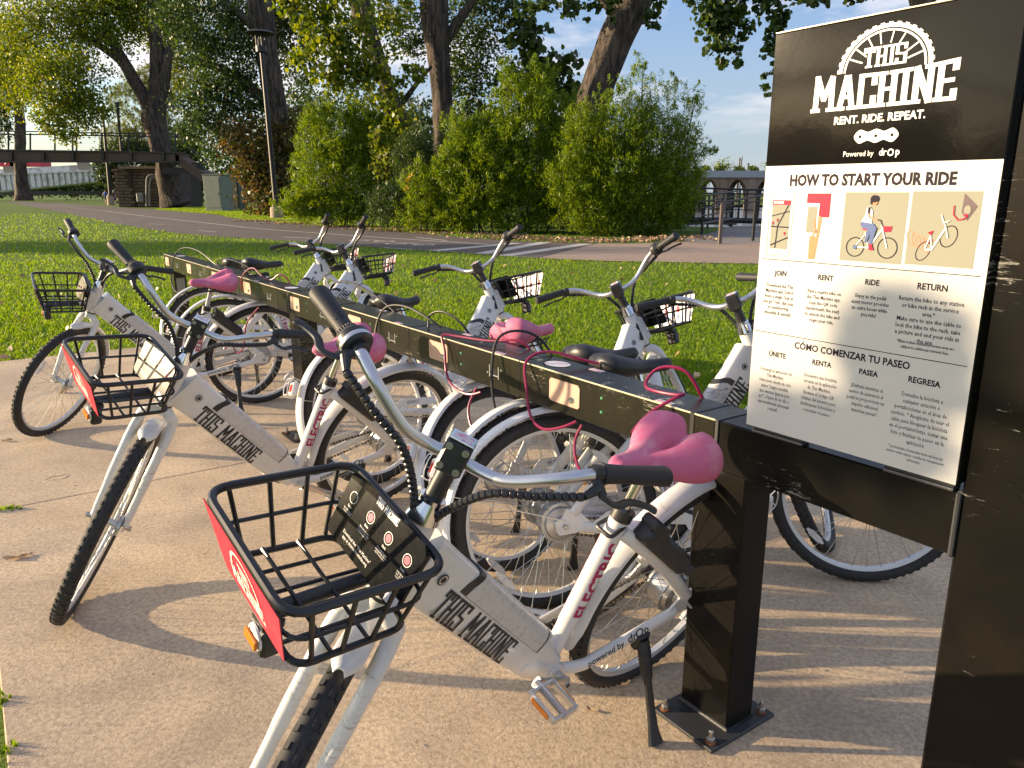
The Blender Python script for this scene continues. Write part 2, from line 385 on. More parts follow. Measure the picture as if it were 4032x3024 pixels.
def fender(c, r, a0, a1, wd, n=30):
    m = MB(); vs = []; fs = []; sec = [(-1, -.006), (-.9, .004), (-.55, .011), (0, .014), (.55, .011), (.9, .004), (1, -.006), (.88, -.002), (.5, .007), (0, .0095), (-.5, .007), (-.88, -.002)]
    for i in range(n + 1):
        a = a0 + (a1 - a0) * i / n; e = min(i, n - i) / n; ww = wd * (1 if e > .06 else (.35 + .65 * e / .06))
        for (y, h) in sec: vs.append((c[0] + (r + h) * math.cos(a), y * ww, c[2] + (r + h) * math.sin(a)))
    k = len(sec)
    for i in range(n):
        for j in range(k): fs.append((i * k + j, i * k + (j + 1) % k, (i + 1) * k + (j + 1) % k, (i + 1) * k + j))
    fs += [tuple(range(k)), tuple(n * k + j for j in range(k))]
    return m.add(vs, fs)
def spiral_tube(pts, r, pitch=.013, depth=.17, seg=9):
    P = spline(pts, 40); L_ = 0; out = [P[0]]; rad = [r]
    Q = [P[0]]; step = pitch / 5; acc = 0
    cur = P[0]; i = 1; o = [cur]
    while i < len(P):
        d = (P[i] - cur).length
        if d >= step: cur = cur + (P[i] - cur) * (step / d); o.append(cur)
        else: i += 1
    rs = [r * (1 - depth * (1.6 if k % 5 == 0 else 0)) for k in range(len(o))]
    return o, rs
def saddle_mesh(gr=1.0):
    m = MB(); nx, na = 22, 28; vs = []; fs = []
    for i in range(nx + 1):
        t = i / nx                                   # 0 nose, 1 tail
        x = .155 - .310 * t
        wd = .029 + (.100 if gr > .5 else .075) / (1 + math.exp(-(t - .50) * (10 if gr > .5 else 12))); 
        if t < .08: wd *= math.sqrt(max(t, .004) / .08)
        if t > .80: wd *= math.sqrt(max(1 - ((t - .80) / .202) ** 2, .02))
        th = (.028 + (.032 if gr > .5 else .018) * min(1, max(0, (t - .35) * 2.2))) * (1 if t > .06 else math.sqrt(max(t, .004) / .06)); 
        if t > .78: th *= math.sqrt(max(1 - ((t - .78) / .222) ** 2, .03))
        zc = .0 - .012 * math.sin(math.pi * t) + .020 * t * t
        for k in range(na):
            a = 2 * math.pi * k / na; ca, sa = math.cos(a), math.sin(a)
            y = math.copysign(abs(ca) ** .82, ca) * wd; z = (math.copysign(abs(sa) ** .9, sa)) * th * (1.05 if sa > 0 else .78 + 1.0 * max(0, t - .4))
            g = math.exp(-(y / (.010 + .014 * t)) ** 2); gd = .003 + .024 * gr * max(0, min(1, (t - .35) * 2.4))
            xx = x
            if sa > -.2: z -= g * gd * max(0, sa + .2)
            hole = math.exp(-((t - .66) / .13) ** 2) * math.exp(-(y / .017) ** 2)
            if sa > 0: z -= hole * .022 * gr
            if t > .75: xx += .030 * gr * g * (t - .75) * 4
            vs.append((xx, y, zc + z))
    for i in range(nx):
        for k in range(na): fs.append((i * na + k, i * na + (k + 1) % na, (i + 1) * na + (k + 1) % na, (i + 1) * na + k))
    fs += [tuple(range(na)), tuple(nx * na + k for k in range(na))]
    return m.add(vs, fs)

def make_bike():
    """returns root and {name: [objects]} ; steering-group objects are in steer list"""
    root = empty('bicycle'); P = {}; steer = []
    def put(o, st=False):
        if st: steer.append(o)
        return o
    # --- frame
    m = MB()
    U = Vector((.985, 0, .872)); Lo = Vector((.482, 0, .312)); D = (Lo - U).normalized(); upn = Vector((D.z, 0, -D.x)); upn = upn if upn.z > 0 else -upn
    LEN = (Lo - U).length
    ctl = [(0, .052, .074), (.06, .040, .071), (.16, .037, .070), (.6, .037, .070), (.85, .039, .064), (1.0, .036, .046)]
    pts = []; ws = []; vs = []; fs = []; nsec = 20; stn = 26
    for i in range(stn + 1):
        t = i / stn
        for (a, b) in zip(ctl[:-1], ctl[1:]):
            if a[0] <= t <= b[0] + 1e-9:
                q = (t - a[0]) / (b[0] - a[0]); q = q * q * (3 - 2 * q); hw = a[1] + (b[1] - a[1]) * q; hh = a[2] + (b[2] - a[2]) * q; break
        c = U + D * (LEN * t)
        if t < .16: hw *= .72 + 1.75 * t
        for k in range(nsec):
            a = 2 * math.pi * k / nsec; ca, sa = math.cos(a), math.sin(a); e = .5
            vs.append(c + Vector((0, 1, 0)) * (math.copysign(abs(ca) ** e, ca) * min(hw, .0375)) + upn * (math.copysign(abs(sa) ** e, sa) * hh))
    for i in range(stn):
        for k in range(nsec): fs.append((i * nsec + k, i * nsec + (k + 1) % nsec, (i + 1) * nsec + (k + 1) % nsec, (i + 1) * nsec + k))
    fs += [tuple(range(nsec)), tuple(stn * nsec + k for k in range(nsec))]
    m.add(vs, fs)
    # head tube, seat tube with its swoop, stays
    m.tube([HT - AX * .02, HT - AX * .05, HT - AX * .19, HT - AX * .205], [.027, .031, .031, .029], 20)
    m.tube(spline([(.60, 0, .400), (.53, 0, .350), (.468, 0, .352), (.440, 0, .42), (.4195, 0, .50), (.3702, 0, .695), tuple(ST)], 6), [.040, .042, .044, .045, .045, .044, .043, .041, .038, .035, .032, .029, .026, .024, .024, .024, .024, .024, .024, .025, .025, .025, .025, .025, .025, .024, .024, .024, .024, .024, .024, .024, .024, .024, .024, .024, .024][:37], 18)
    m.tube([BBp + Vector((0, -.045, 0)), BBp + Vector((0, .045, 0))], .027, 20)
    m.tube([(.4345, 0, .44), tuple(ST)], .0256, 20)
    for s in (-1, 1):
        m.tube(spline([(.47, s * .02, .300), (.42, s * .043, .3015), (.38, s * .0560, .3060), (.36, s * .0575, .3100), (.30, s * .0619, .3220), (.22, s * .0678, .338), (.06, s * .0795, .370)], 6), .0195, 16, sec=(.70, 1.0), up=(0, 0, 1))
        m.tube(spline([(.354, s * .020, .722), (.305, s * .050, .685), (.18, s * .076, .572), (.03, s * .080, .418)], 6), .0150, 12, sec=(.85, 1.35))
        m.prism([(-.03, .33), (-.02, .315), (.03, .318), (.10, .33), (.09, .355), (.045, .40), (.01, .405), (-.01, .375), (-.035, .36)], -.003, .003, Matrix(((1, 0, 0, 0), (0, 0, 1, s * .078), (0, 1, 0, .032), (0, 0, 0, 1))))
    m.tube([(.305, -.05, .686), (.305, .05, .686)], .008, 8)
    put(m.build('frame', M['white'], root))
    # battery cover on the upper half of the down tube, with black end collars
    b0, b1 = .20, .80
    m = MB(); q = MB()
    for (t0, t1, mb, r0) in ((b0 + .035, b1 - .006, m, 1.0), (b0, b0 + .035, q, .98), (b1 - .006, b1, q, 1.02)):
        vs = []; fs = []; nn = 14; ns = 8
        for i in range(ns + 1):
            t = t0 + (t1 - t0) * i / ns; c = U + D * (LEN * t)
            for k in range(nn + 1):
                a = math.pi * k / nn; ca, sa = math.cos(a), math.sin(a)
                sk = .020 * (1 if mb is q and t0 < .3 else 1)
                base = c + D * (.035 * (sa ** 1.5) * (1 if t0 < .5 else -.0))
                vs.append(base + Vector((0, 1, 0)) * (math.copysign(abs(ca) ** .55, ca) * .0392 * r0) + upn * (.014 + (sa ** .6) * .062 * r0))
        for i in range(ns):
            for k in range(nn): fs.append((i * (nn + 1) + k, i * (nn + 1) + k + 1, (i + 1) * (nn + 1) + k + 1, (i + 1) * (nn + 1) + k))
            fs.append((i * (nn + 1), (i + 1) * (nn + 1), (i + 1) * (nn + 1) + nn, i * (nn + 1) + nn))
        fs += [tuple(range(nn + 1)), tuple(ns * (nn + 1) + k for k in range(nn + 1))]
        mb.add(vs, fs)
    bat = put(m.build('battery_cover', M['battery'], root)); half_ = len(q.v) // 2; nf_ = len(q.f) // 2
    for i_ in (0, 1):
        c_ = MB(); c_.add(q.v[i_ * half_:(i_ + 1) * half_], [tuple(k - i_ * half_ for k in f) for f in q.f[i_ * nf_:(i_ + 1) * nf_]]); c_.build('collar', M['black'], bat)
    m = MB()
    for s in (-1, 1): m.tube([U + D * (LEN * .235) + upn * .014 + Vector((0, s * .0383, 0)), U + D * (LEN * .79) + upn * .014 + Vector((0, s * .0383, 0))], .0009, 5)
    tag(m.build('cover_seam', M['hole'], bat), kind='stuff')
    # lettering on both sides of the down tube, seat tube and stays
    m = MB(); W_ = .0238
    qs, wd = slab_text('THIS MACHINE', .068, W_, .0082)
    X = D; Yv = upn
    put_quads(m, qs, U + D * (LEN * .165) + upn * -.0600 + Vector((0, .0384, 0)), X, Yv)
    put_quads(m, qs, U + D * (LEN * .165 + wd) + upn * -.0600 + Vector((0, -.0384, 0)), -X, Yv)
    put(m.build('black_lettering', M['ink'], root, smooth=False))
    m = MB()
    seatd = (ST - Vector((.4345, 0, .44))).normalized(); sn = Vector((-seatd.z, 0, seatd.x))
    for sd in (1, -1):
        # red capitals reading up the tube on the left, down it on the right; wrapped on the tube's curve
        vs, fs = font2d('ELECTRIC', .050, bold=.0018, sx=1.0, align='LEFT')
        bm = bmesh.new(); bv = [bm.verts.new((a_, b_, 0)) for a_, b_ in vs]
        for f_ in fs:
            try: bm.faces.new([bv[i_] for i_ in f_])
            except ValueError: pass
        for yy in (.0, .006, .011, .0165, .022, .027, .033): bmesh.ops.bisect_plane(bm, geom=bm.verts[:] + bm.edges[:] + bm.faces[:], plane_co=(0, yy, 0), plane_no=(0, 1, 0))
        bm.verts.index_update(); vs = [(v.co.x, v.co.y) for v in bm.verts]; fs = [tuple(v.index for v in f.verts) for f in bm.faces]; bm.free()
        wmax = max(v[0] for v in vs); sc_ = .235 / wmax
        base = Vector((.4345, 0, .44)) + seatd * .03
        O = []
        for (x, y) in vs:
            x *= sc_; y = (y - .0165)
            ang = y / .0262
            if sd > 0: O.append(base + seatd * x + Vector((0, 1, 0)) * (.0264 * math.cos(ang)) - sn * (.0264 * math.sin(ang)))
            else: O.append(base + seatd * (.235 - x) + Vector((0, -1, 0)) * (.0264 * math.cos(ang)) - sn * (.0264 * math.sin(ang)))
        m.add(O, fs)
    put(m.build('crimson_lettering', M['crimson'], root, smooth=False))
    m = MB()
    a = Vector((.37, .0625, .286)); 
    cs = (Vector((.10, .0895, .325)) - Vector((.36, .065, .291))); csn = cs.normalized()
    for sd in (1, -1):
        csn = Vector((-.32, .0235, .064)).normalized()
        if sd > 0: O = Vector((.380, .0718, .3085)); X = Vector((csn.x, csn.y, csn.z))
        else: O = Vector((.120, -.0890, .3560)); X = Vector((-csn.x, csn.y, -csn.z))
        Yv = Vector((0, -.42 * sd, 1)); Yv -= X * X.dot(Yv); Yv.normalize()
        if sd > 0:
            put_font(m, 'powered by', O, X, Yv, .026, align='LEFT', bold=.0003); put_font(m, 'dr', O + X * .140, X, Yv, .036, align='LEFT', bold=.0004); put_font(m, 'O', O + X * .168, X, Yv, .038, align='LEFT', bold=.0004); put_font(m, 'p', O + X * .199, X, Yv, .036, align='LEFT', bold=.0004)
        else:
            put_font(m, 'powered by', O, X, Yv, .026, align='LEFT', bold=.0003); put_font(m, 'dr', O + X * .140, X, Yv, .036, align='LEFT', bold=.0004); put_font(m, 'O', O + X * .168, X, Yv, .038, align='LEFT', bold=.0004); put_font(m, 'p', O + X * .199, X, Yv, .036, align='LEFT', bold=.0004)
    put(m.build('stay_lettering', M['ink'], root, smooth=False))
    # round badge on the head of the down tube
    for sd in (1, -1):
        bd = MB().lathe([(0, 0), (.0006 * sd, 0), (.0006 * sd, .013), (0, .013)], U + D * .075 + upn * .012 + Vector((0, sd * .0382, 0)), seg=20).build('badge', M['ink'], root)
        MB().lathe([(.0010 * sd, .0075), (.0010 * sd, .010)], U + D * .075 + upn * .012 + Vector((0, sd * .0382, 0)), seg=20).build('badge_ring', M['rim'], bd)
    # seat post, clamp, rails
    m = MB(); sp_ = ST + seatd * .155
    m.tube([ST - seatd * .02, sp_], .0140, 14)
    post = put(m.build('seat_post', M['chrome'], root))
    m = MB(); m.tube([ST - seatd * .012, ST + seatd * .016], .0285, 18)
    hoop = rloop([ST + Vector((.0, .022, -.02)), ST + Vector((.055, .026, -.035)), ST + Vector((.055, -.026, -.035)), ST + Vector((.0, -.022, -.02))], .012)
    m.tube(hoop, .0055, 8, closed=True)
    put(m.build('seat_clamp', M['black'], root))
    # saddle
    sc_ = Vector((.300, 0, .938))
    m = saddle_mesh(); m.v = [(v[0] + sc_.x, v[1], v[2] + sc_.z) for v in m.v]
    sad = put(m.build('saddle', M['blacksad'], root, angle=80))
    m = saddle_mesh(.25); m.v = [(v[0] + sc_.x, v[1], v[2] + sc_.z) for v in m.v]; o_ = m.build('saddle', M['blacksad'], None, angle=80); P['slim'] = o_.data; bpy.data.objects.remove(o_)
    m = MB()
    for s in (-1, 1):
        m.tube(spline([sc_ + Vector((.11, s * .012, -.02)), sc_ + Vector((.06, s * .02, -.045)), sc_ + Vector((-.03, s * .022, -.047)), sc_ + Vector((-.10, s * .05, -.03))], 5), .004, 6)
        for k in range(5): m.lathe([(-.003, .012), (0, .015), (.003, .012)], sc_ + Vector((-.095, s * .05, -.062 + k * .0075)), axis=(0, 0, 1), seg=12)
    m.box(sc_ + Vector((-.045, 0, -.028)), (.14, .10, .012), None, .005)
    m.box(sp_ + Vector((0, 0, .004)), (.05, .05, .03), None, .008)
    put(m.build('saddle_spring', M['black'], root))
    # lock box behind the seat tube
    a0, a1 = Vector((.318, .055, .745)), Vector((.165, .095, .612)); dd = (a1 - a0).normalized()
    Rm = Matrix((dd, Vector((0, 1, 0)), dd.cross(Vector((0, 1, 0))))).transposed()
    m = MB(); m.box((a0 + a1) / 2, ((a1 - a0).length * 1.05, .054, .060), Rm, .010)
    m.box((a0 * .8 + a1 * .2) + Vector((0, 0, .035)), (.07, .05, .03), Rm, .006); m.box(a1 + dd * .012 + Vector((0, .02, 0)), (.03, .02, .03), Rm, .004)
    put(m.build('lock_box', M['black'], root))
    # rear wheel
    ty, rim, sp, hub, ref = wheel_meshes('rear', (0, 0, RW), True)
    wr = put(rim.build('rear_wheel', M['rim'], root)); ty.build('tyre', M['rubber'], wr); lace(sp, wr); hub.build('hub_motor', M['hub'], wr); [q.build('reflector', M['lens_clear'], wr) for q in ref]
    fr = put(fender((0, 0, RW), .397, R(-8), R(200), .033, 40).build('rear_fender', M['white'], root))
    m = MB()
    for s in (-1, 1): m.tube([(0, s * .085, .397), (-.372, s * .030, .505)], .0022, 5)
    m.build('fender_stay', M['spoke'], fr)
    # tail light with wire guard
    c = Vector((-.383, 0, .563)); ra = Vector((-.88, 0, .42)).normalized(); tn = Vector((-ra.z, 0, ra.x))
    Rt = Matrix((ra, Vector((0, 1, 0)), ra.cross(Vector((0, 1, 0))))).transposed()
    m = MB(); m.box(c + ra * .014, (.03, .055, .07), Rt, .008); tl = put(m.build('tail_light', M['lens_clear'], root))
    m = MB(); m.box(c + ra * .020, (.022, .035, .045), Rt, .006); m.build('red_lens', M['lens_red'], tl)
    m = MB(); up_ = -Rt.col[2] if Rt.col[2].z < 0 else Rt.col[2]; up_ = Vector(up_)
    g = [c - ra * .005 + up_ * .045 + Vector((0, .02, 0)), c + ra * .048 + up_ * .043 + Vector((0, .02, 0)), c + ra * .05 - up_ * .040 + Vector((0, .02, 0)), c - up_ * .043 + Vector((0, .02, 0))]
    for y in (0, -.04): m.tube([p + Vector((0, y, 0)) for p in spline(g, 3)], .0022, 6)
    m.tube([g[1] , g[1] + Vector((0, -.04, 0))], .0022, 6); m.tube([g[2], g[2] + Vector((0, -.04, 0))], .0022, 6)
    m.build('wire_guard', M['white'], tl)
    # drive side: chain, guard, sprocket ; axle nuts
    m = MB()
    for k in range(58):
        t = k / 58 * 2
        top = t < 1; u = t if top else t - 1
        p = Vector((.47 - .47 * u, -.062, .362 + .038 * u)) if top else Vector((.0 + .47 * u, -.062, .350 - .092 * u))
        dr = Vector((-.47, 0, .038 if top else .092)).normalized(); Rk = Matrix((dr, Vector((0, 1, 0)), dr.cross(Vector((0, 1, 0))))).transposed()
        m.box(p, (.011, .0055 if k % 2 else .009, .008), Rk)
    put(m.build('chain', M['chain'], root))
    m = MB(); poly = [(.10, .345), (.16, .385), (.44, .372), (.53, .335), (.54, .285), (.50, .245), (.42, .238), (.40, .262), (.47, .285), (.45, .325), (.20, .345), (.13, .332)]; poly = [(x, z + .010 + .030 * (1 - x / .5)) for x, z in poly]
    m.prism(poly, -.002, .002, Matrix(((1, 0, 0, 0), (0, 0, 1, -.079), (0, 1, 0, 0), (0, 0, 0, 1))))
    cg = put(m.build('chain_guard', M['white'], root))
    m = MB(); put_font(m, '9850010', (.19, -.0815, .382), (.996, 0, -.06), (.06, 0, .996), .024, align='LEFT'); m.build('serial_lettering', M['ink'], cg, smooth=False)
    m = MB(); m.lathe([(-.003, .0), (-.003, .074), (.003, .078), (.003, .06), (.003, 0)], BBp + Vector((0, -.062, 0)), seg=36)
    put(m.build('chainring', M['black'], root)); put(MB().lathe([(-.075, .020), (-.068, .022), (-.062, .022)], (0, 0, RW), seg=16).build('sprocket', M['chain'], root))
    m = MB()
    for s in (-1, 1): m = MB(); m.lathe([(0, 0), (0, .0085), (.016 * s, .0085), (.02 * s, .006), (.02 * s, 0)], Vector((0, s * .082, RW)), seg=6); put(m.build('axle_nut', M['zinc'], root, smooth=False))
    # cranks and pedals (origin at the bottom bracket so that they can be turned)
    cr = None
    for s in (1, -1):
        m = MB(); y = s * .075
        m.tube([(0, s * .045, 0), (0, y + s * .012, 0)], .012, 12)
        m.tube([(0, y, 0), (s * .04, y + s * .004, 0), (s * .14, y + s * .014, 0), (s * .170, y + s * .014, 0)], [.017, .014, .012, .014], 12, sec=(1.1, .55, 3), up=(0, 1, 0))
        o = m.build('crank_arm', M['silver'], root); o.location = BBp; P.setdefault('crank', []).append(o)
        m = MB(); m.lathe([(0, 0), (0, .007), (s * .002, .007), (s * .002, 0)], (0, y + s * .012, 0), seg=12); m.build('crank_bolt', M['black'], o)
        m = MB(); c = Vector((s * .170, y + s * .014 + s * .062, 0))
        m.box(c + Vector((.036, 0, 0)), (.010, .095, .024), None, .004); m.box(c - Vector((.036, 0, 0)), (.010, .095, .024), None, .004)
        m.box(c + Vector((0, .043, 0)), (.075, .009, .020), None, .003); m.box(c - Vector((0, .043, 0)), (.075, .009, .020), None, .003); m.tube([c - Vector((0, .06, 0)), c + Vector((0, .05, 0))], .010, 10)
        pd = m.build('pedal', M['silver'], root); pd.location = BBp; P.setdefault('pedal', []).append(pd)
        for q_ in (-1, 1): MB().box(c + Vector((q_ * .042, 0, 0)), (.004, .058, .016), None, .001).build('pedal_reflector', M['lens_amber'], pd)
    # basket carried by the head tube
    zf, zb = 1.021, .999
    m = MB()
    rimc = [(1.314, .160, zf), (1.314, -.160, zf), (1.032, -.160, zb), (1.032, .160, zb)]
    m.tube(rloop(rimc, .045, 5), .0078, 9, closed=True)
    b = [(1.282, .135, zf - .145), (1.282, -.135, zf - .145), (1.070, -.130, zb - .140), (1.070, .130, zb - .140)]
    m.tube(rloop(b, .035, 5), .0062, 8, closed=True)
    ri = [Vector(p) for p in rimc]; bo = [Vector(p) for p in b]
    def lerp(a, b_, t): return a + (b_ - a) * t
    mid = [lerp(ri[i], bo[i], .50) for i in range(4)]
    midl = rloop(mid, .04, 5); m.tube(midl, .0042, 6, closed=True)
    for (i, j, ts) in ((1, 2, (.14, .40, .66, .88)), (3, 0, (.12, .34, .60, .86)), (0, 1, (.2, .5, .8)), (2, 3, (.15, .85))):
        for t in ts: m.tube([lerp(ri[i], ri[j], t), lerp(bo[i], bo[j], t)], .0045, 6)
    for t in (.2, .4, .6, .8): m.tube([lerp(bo[0], bo[1], t) + Vector((-.002, 0, .001)), lerp(bo[3], bo[2], t) + Vector((0.002, 0, .001))], .0042, 6)
    for t in (.3, .62): m.tube([lerp(bo[0], bo[3], t) + Vector((0, 0, .007)), lerp(bo[1], bo[2], t) + Vector((0, 0, .007))], .0042, 6)
    bk = put(m.build('basket', M['blackwire'], root))
    m = MB()
    fx = Vector((1, 0, 0)); fn = (ri[0] - bo[0]); 
    A = lerp(ri[0], ri[1], .03) - fn * .06 + fx * .008; B = lerp(ri[0], ri[1], .97) - fn * .06 + fx * .008; C_ = lerp(bo[0], bo[1], .93) - fn * .0 + fx * .007; D_ = lerp(bo[0], bo[1], .07) + fx * .007
    th = Vector((.0016, 0, 0)); m.add([A, B, C_, D_, A - th, B - th, C_ - th, D_ - th], [(0, 1, 2, 3), (0, 4, 5, 1), (1, 5, 6, 2), (2, 6, 7, 3), (3, 7, 4, 0)])
    put(m.build('front_panel', M['red'], bk, smooth=False))
    m = MB(); m.add([A - th * 1.4, B - th * 1.4, C_ - th * 1.4, D_ - th * 1.4], [(0, 1, 2, 3)]); ip = m.build('inner_panel', M['panelwhite'], bk, smooth=False)
    m = MB(); X = (A - B).normalized() * -1; X = (B - A).normalized(); Yv = (A - D_).normalized(); Yv = (lerp(A, B, .5) - lerp(D_, C_, .5)).normalized()
    # outside: seen from the front, left to right runs from +y ... the viewer faces -x, so text x axis = +y
    X = Vector((0, 1, 0)); cc = lerp(lerp(A, B, .5), lerp(D_, C_, .5), .5) + fx * .0012
    qs, wd = slab_text('THIS', .026, .0085, .0040); put_quads(m, qs, cc + Yv * .006 - X * wd / 2, X, Yv)
    qs, wd = slab_text('MACHINE', .040, .0135, .0058); put_quads(m, qs, cc - Yv * .040 - X * wd / 2, X, Yv)
    for k in range(20):
        a = math.pi * (k + .5) / 20
        q = [Vector((.058 * math.cos(a + da), .058 * math.sin(a + da) * .95, 0)) * rr for da, rr in ((-.07, 1), (.07, 1), (.07, .87), (-.07, .87))]
        put_quads(m, [q], cc + Yv * .002, X, Yv)
    m.build('white_lettering', M['whiteprint'], bk, smooth=False)
    m = MB()   # little printed figures on the inner side
    X2 = Vector((0, -1, 0)); cc2 = lerp(lerp(A, B, .5), lerp(D_, C_, .5), .5) - th * 1.4 - fx * .0008
    for i in range(4):
        ox = -.115 + i * .077
        for k in range(4): m.add([cc2 + X2 * (ox + a_) + Yv * b__ for a_, b__ in ((-.024, .050 - k * .007), (.024, .050 - k * .007), (.024, .053 - k * .007), (-.024, .053 - k * .007))], [(0, 1, 2, 3)])
    m.build('panel_text', M['crimson'], bk, smooth=False)
    m = MB(); mb_ = MB()
    for i in range(4):
        ox = -.115 + i * .077
        for (tgt, c0, rr) in ((m, (0, .008), .013), (mb_, (0, -.03), .012)):
            tgt.add([cc2 + X2 * (ox + c0[0] + rr * math.cos(t_)) + Yv * (c0[1] + rr * 1.4 * math.sin(t_)) for t_ in [2 * math.pi * z / 10 for z in range(10)]], [tuple(range(10))])
    m.build('panel_picture', M['brightred'], bk, smooth=False); mb_.build('panel_picture', M['blue'], bk, smooth=False)
    # black info plate at the back of the basket
    m = MB(); pc = Vector((1.070, 0, .955)); pn = Vector((.93, 0, .36)).normalized(); py_ = Vector((0, 1, 0)); pu = pn.cross(py_); pu = pu if pu.z > 0 else -pu
    Mp = Matrix((py_, pu, py_.cross(pu))).transposed()
    poly = [(-.125, -.062), (-.115, -.070), (.115, -.070), (.125, -.062), (.125, .052), (.112, .066), (-.112, .066), (-.125, .052)]
    Mp4 = Mp.to_4x4(); Mp4.translation = pc; zz = 1 if (Mp.col[2].x > 0) else -1
    m.prism(poly, -.003, .003, Mp4); ipl = put(m.build('info_plate', M['plate'], root))
    m = MB(); O = pc + Vector(Mp.col[2]) * zz * .0036; X = Vector((0, 1, 0)); 
    qs, wd = slab_text('THIS MACHINE', .015, .0046, .0020, serif=False); put_quads(m, qs, O + pu * .048 - X * (wd / 2), X, pu)
    for i, (hd, tx) in enumerate((('Scan', 'Scan QR code to\nunlock this bike'), ('Ride', 'Make sure you wear\na helmet and ride safely\nand follow regulations'), ('Park', 'Park considering the\ndesignated area, check\nmap for instructions'), ('Lock', 'Lock bike to\nrack, submit\nto end trip'))):
        x = -.093 + i * .062
        for (r0, r1) in ((.0105, .0118),):
            for k in range(20):
                a, b_ = 2 * math.pi * k / 20, 2 * math.pi * (k + 1) / 20
                m.add([O + X * (x + rr * math.cos(t_)) + pu * (.020 + rr * math.sin(t_)) for rr, t_ in ((r0, a), (r1, a), (r1, b_), (r0, b_))], [(0, 1, 2, 3)])
        put_font(m, hd, O + X * x + pu * -.001, X, pu, .0065, bold=.0001); put_font(m, tx, O + X * x + pu * -.009, X, pu, .0046, sx=.85)
    put_font(m, 'Download the "This Machine"\napp at thismachinetulsa.org', O + X * -.03 + pu * -.045, X, pu, .009, sx=.9)
    m.build('plate_lettering', M['whiteprint'], ipl, smooth=False)
    m = MB()
    for i in (1, 2, 3):
        x = -.093 + i * .062; m.add([O + X * (x + .008 * math.cos(2 * math.pi * k / 12)) + pu * (.020 + .008 * math.sin(2 * math.pi * k / 12)) for k in range(12)], [tuple(range(12))])
    m.build('plate_emblem', M['crimson'], ipl, smooth=False)
    m = MB(); m.box(O + X * .102 + pu * -.055, (.001, .034, .022), Matrix((Vector(Mp.col[2]), X, pu)).transposed()); stk = m.build('plate_sticker', M['panelwhite'], ipl)
    # bracket, headset box, boom and lamp
    m = MB(); m.box((1.040, 0, .955), (.014, .085, .09), Matrix.Rotation(-R(22), 3, 'Y'), .003)
    for y in (-.024, .024):
        for z in (-.02, .022): m.lathe([(0, 0), (0, .007), (.008, .007), (.010, .004), (.010, 0)], Vector((1.047, y, .952 + z)), axis=(.93, 0, .36), seg=10)
    m.tube([(1.04, 0, .862), (1.27, 0, .866)], .0135, 12)
    m.box((1.262, 0, .850), (.04, .05, .02), None, .004)
    put(m.build('basket_bracket', M['black'], root))
    m = MB(); m.box((1.035, 0, .885), (.045, .062, .125), Matrix.Rotation(-R(24), 3, 'Y'), .010); put(m.build('headset_box', M['white'], root))
    m = MB(); m.box((1.266, 0, .813), (.036, .058, .062), None, .007); hl = put(m.build('front_lamp', M['black'], root))
    m = MB(); m.lathe([(0, 0), (.006, .012), (.004, .024), (0, .026)], (1.283, 0, .816), axis=(1, 0, 0), seg=20); m.build('lamp_lens', M['lens_clear'], hl)
    m = MB(); m.box((1.292, 0, .816), (.006, .046, .020), None, .002); m.build('amber_bar', M['lens_amber'], hl)
    # --- steering group
    m = MB(); cw = HT - AX * .255
    m.tube([HT - AX * .205, HT - AX * .245], .026, 18)
    for s in (-1, 1):
        m.tube(spline([HT - AX * .225 + Vector((0, s * .006, 0)), cw + Vector((0, s * .036, .010)), cw + Vector((.005, s * .056, -.03)), (1.16, s * .058, .61), (1.235, s * .056, .44), (WB, s * .056, RW + .005)], 5), [.021] * 5 + [.0205] * 5 + [.0185] * 4 + [.017] * 4 + [.015] * 4 + [.013] * 4, 12)
        m.prism([(-.016, -.014), (.014, -.014), (.016, .03), (-.018, .03)], -.003, .003, Matrix(((1, 0, 0, WB), (0, 0, 1, s * .056), (0, 1, 0, RW), (0, 0, 0, 1))))
    fk = put(m.build('fork', M['white'], root), True)
    m = MB()
    for s in (-1, 1): m = MB(); m.lathe([(0, 0), (0, .0095), (.017 * s, .0095), (.021 * s, .007), (.021 * s, 0)], Vector((WB, s * .060, RW)), seg=10); m.build('axle_nut', M['zinc'], fk)
    m = MB(); m.tube([HT - AX * .212, HT - AX * .206], .030, 18); m.build('headset_ring', M['black'], fk)
    # roller brake and its arm on the left
    m = MB(); m.lathe([(-.0, 0), (0, .038), (.012, .040), (.014, .02), (.014, 0)], Vector((WB, .032, RW)), seg=24)
    m.tube([(WB, .046, RW + .005), (WB - .045, .052, RW + .09), (WB - .082, .055, RW + .175)], [.014, .010, .006], 8, sec=(1, .4), up=(0, 1, 0))
    m.build('roller_brake', M['hub'], fk)
    ty, rim, sp, hub, ref = wheel_meshes('front', (WB, 0, RW), False)
    wf = put(rim.build('front_wheel', M['rim'], root), True); ty.build('tyre', M['rubber'], wf); lace(sp, wf); hub.build('hub', M['silver'], wf); [q.build('reflector', M['lens_clear'], wf) for q in ref]
    put(fender((WB, 0, RW), .394, R(99), R(186), .032, 26).build('front_fender', M['white'], root), True)
    m = MB(); m.tube([HT - AX * .035, HT + AX * .004], [.034, .024], 20); m.tube([HT + AX * .004, HT + AX * .012], .026, 20); hs = put(m.build('headset', M['chrome'], root), True)
    m = MB(); m.tube([HT + AX * .008, SC - AX * .03], .0185, 16); m.build('steerer_spacer', M['black'], hs)
    # stem clamp
    Rs = Matrix((Vector((AX.z, 0, -AX.x)), Vector((0, 1, 0)), AX)).transposed()
    m = MB(); m.box(SC - Vector((.004, 0, 0)), (.058, .052, .066), Rs, .006); stm = put(m.build('stem', M['black'], root), True)
    m = MB(); fxn = Vector(Rs.col[0])
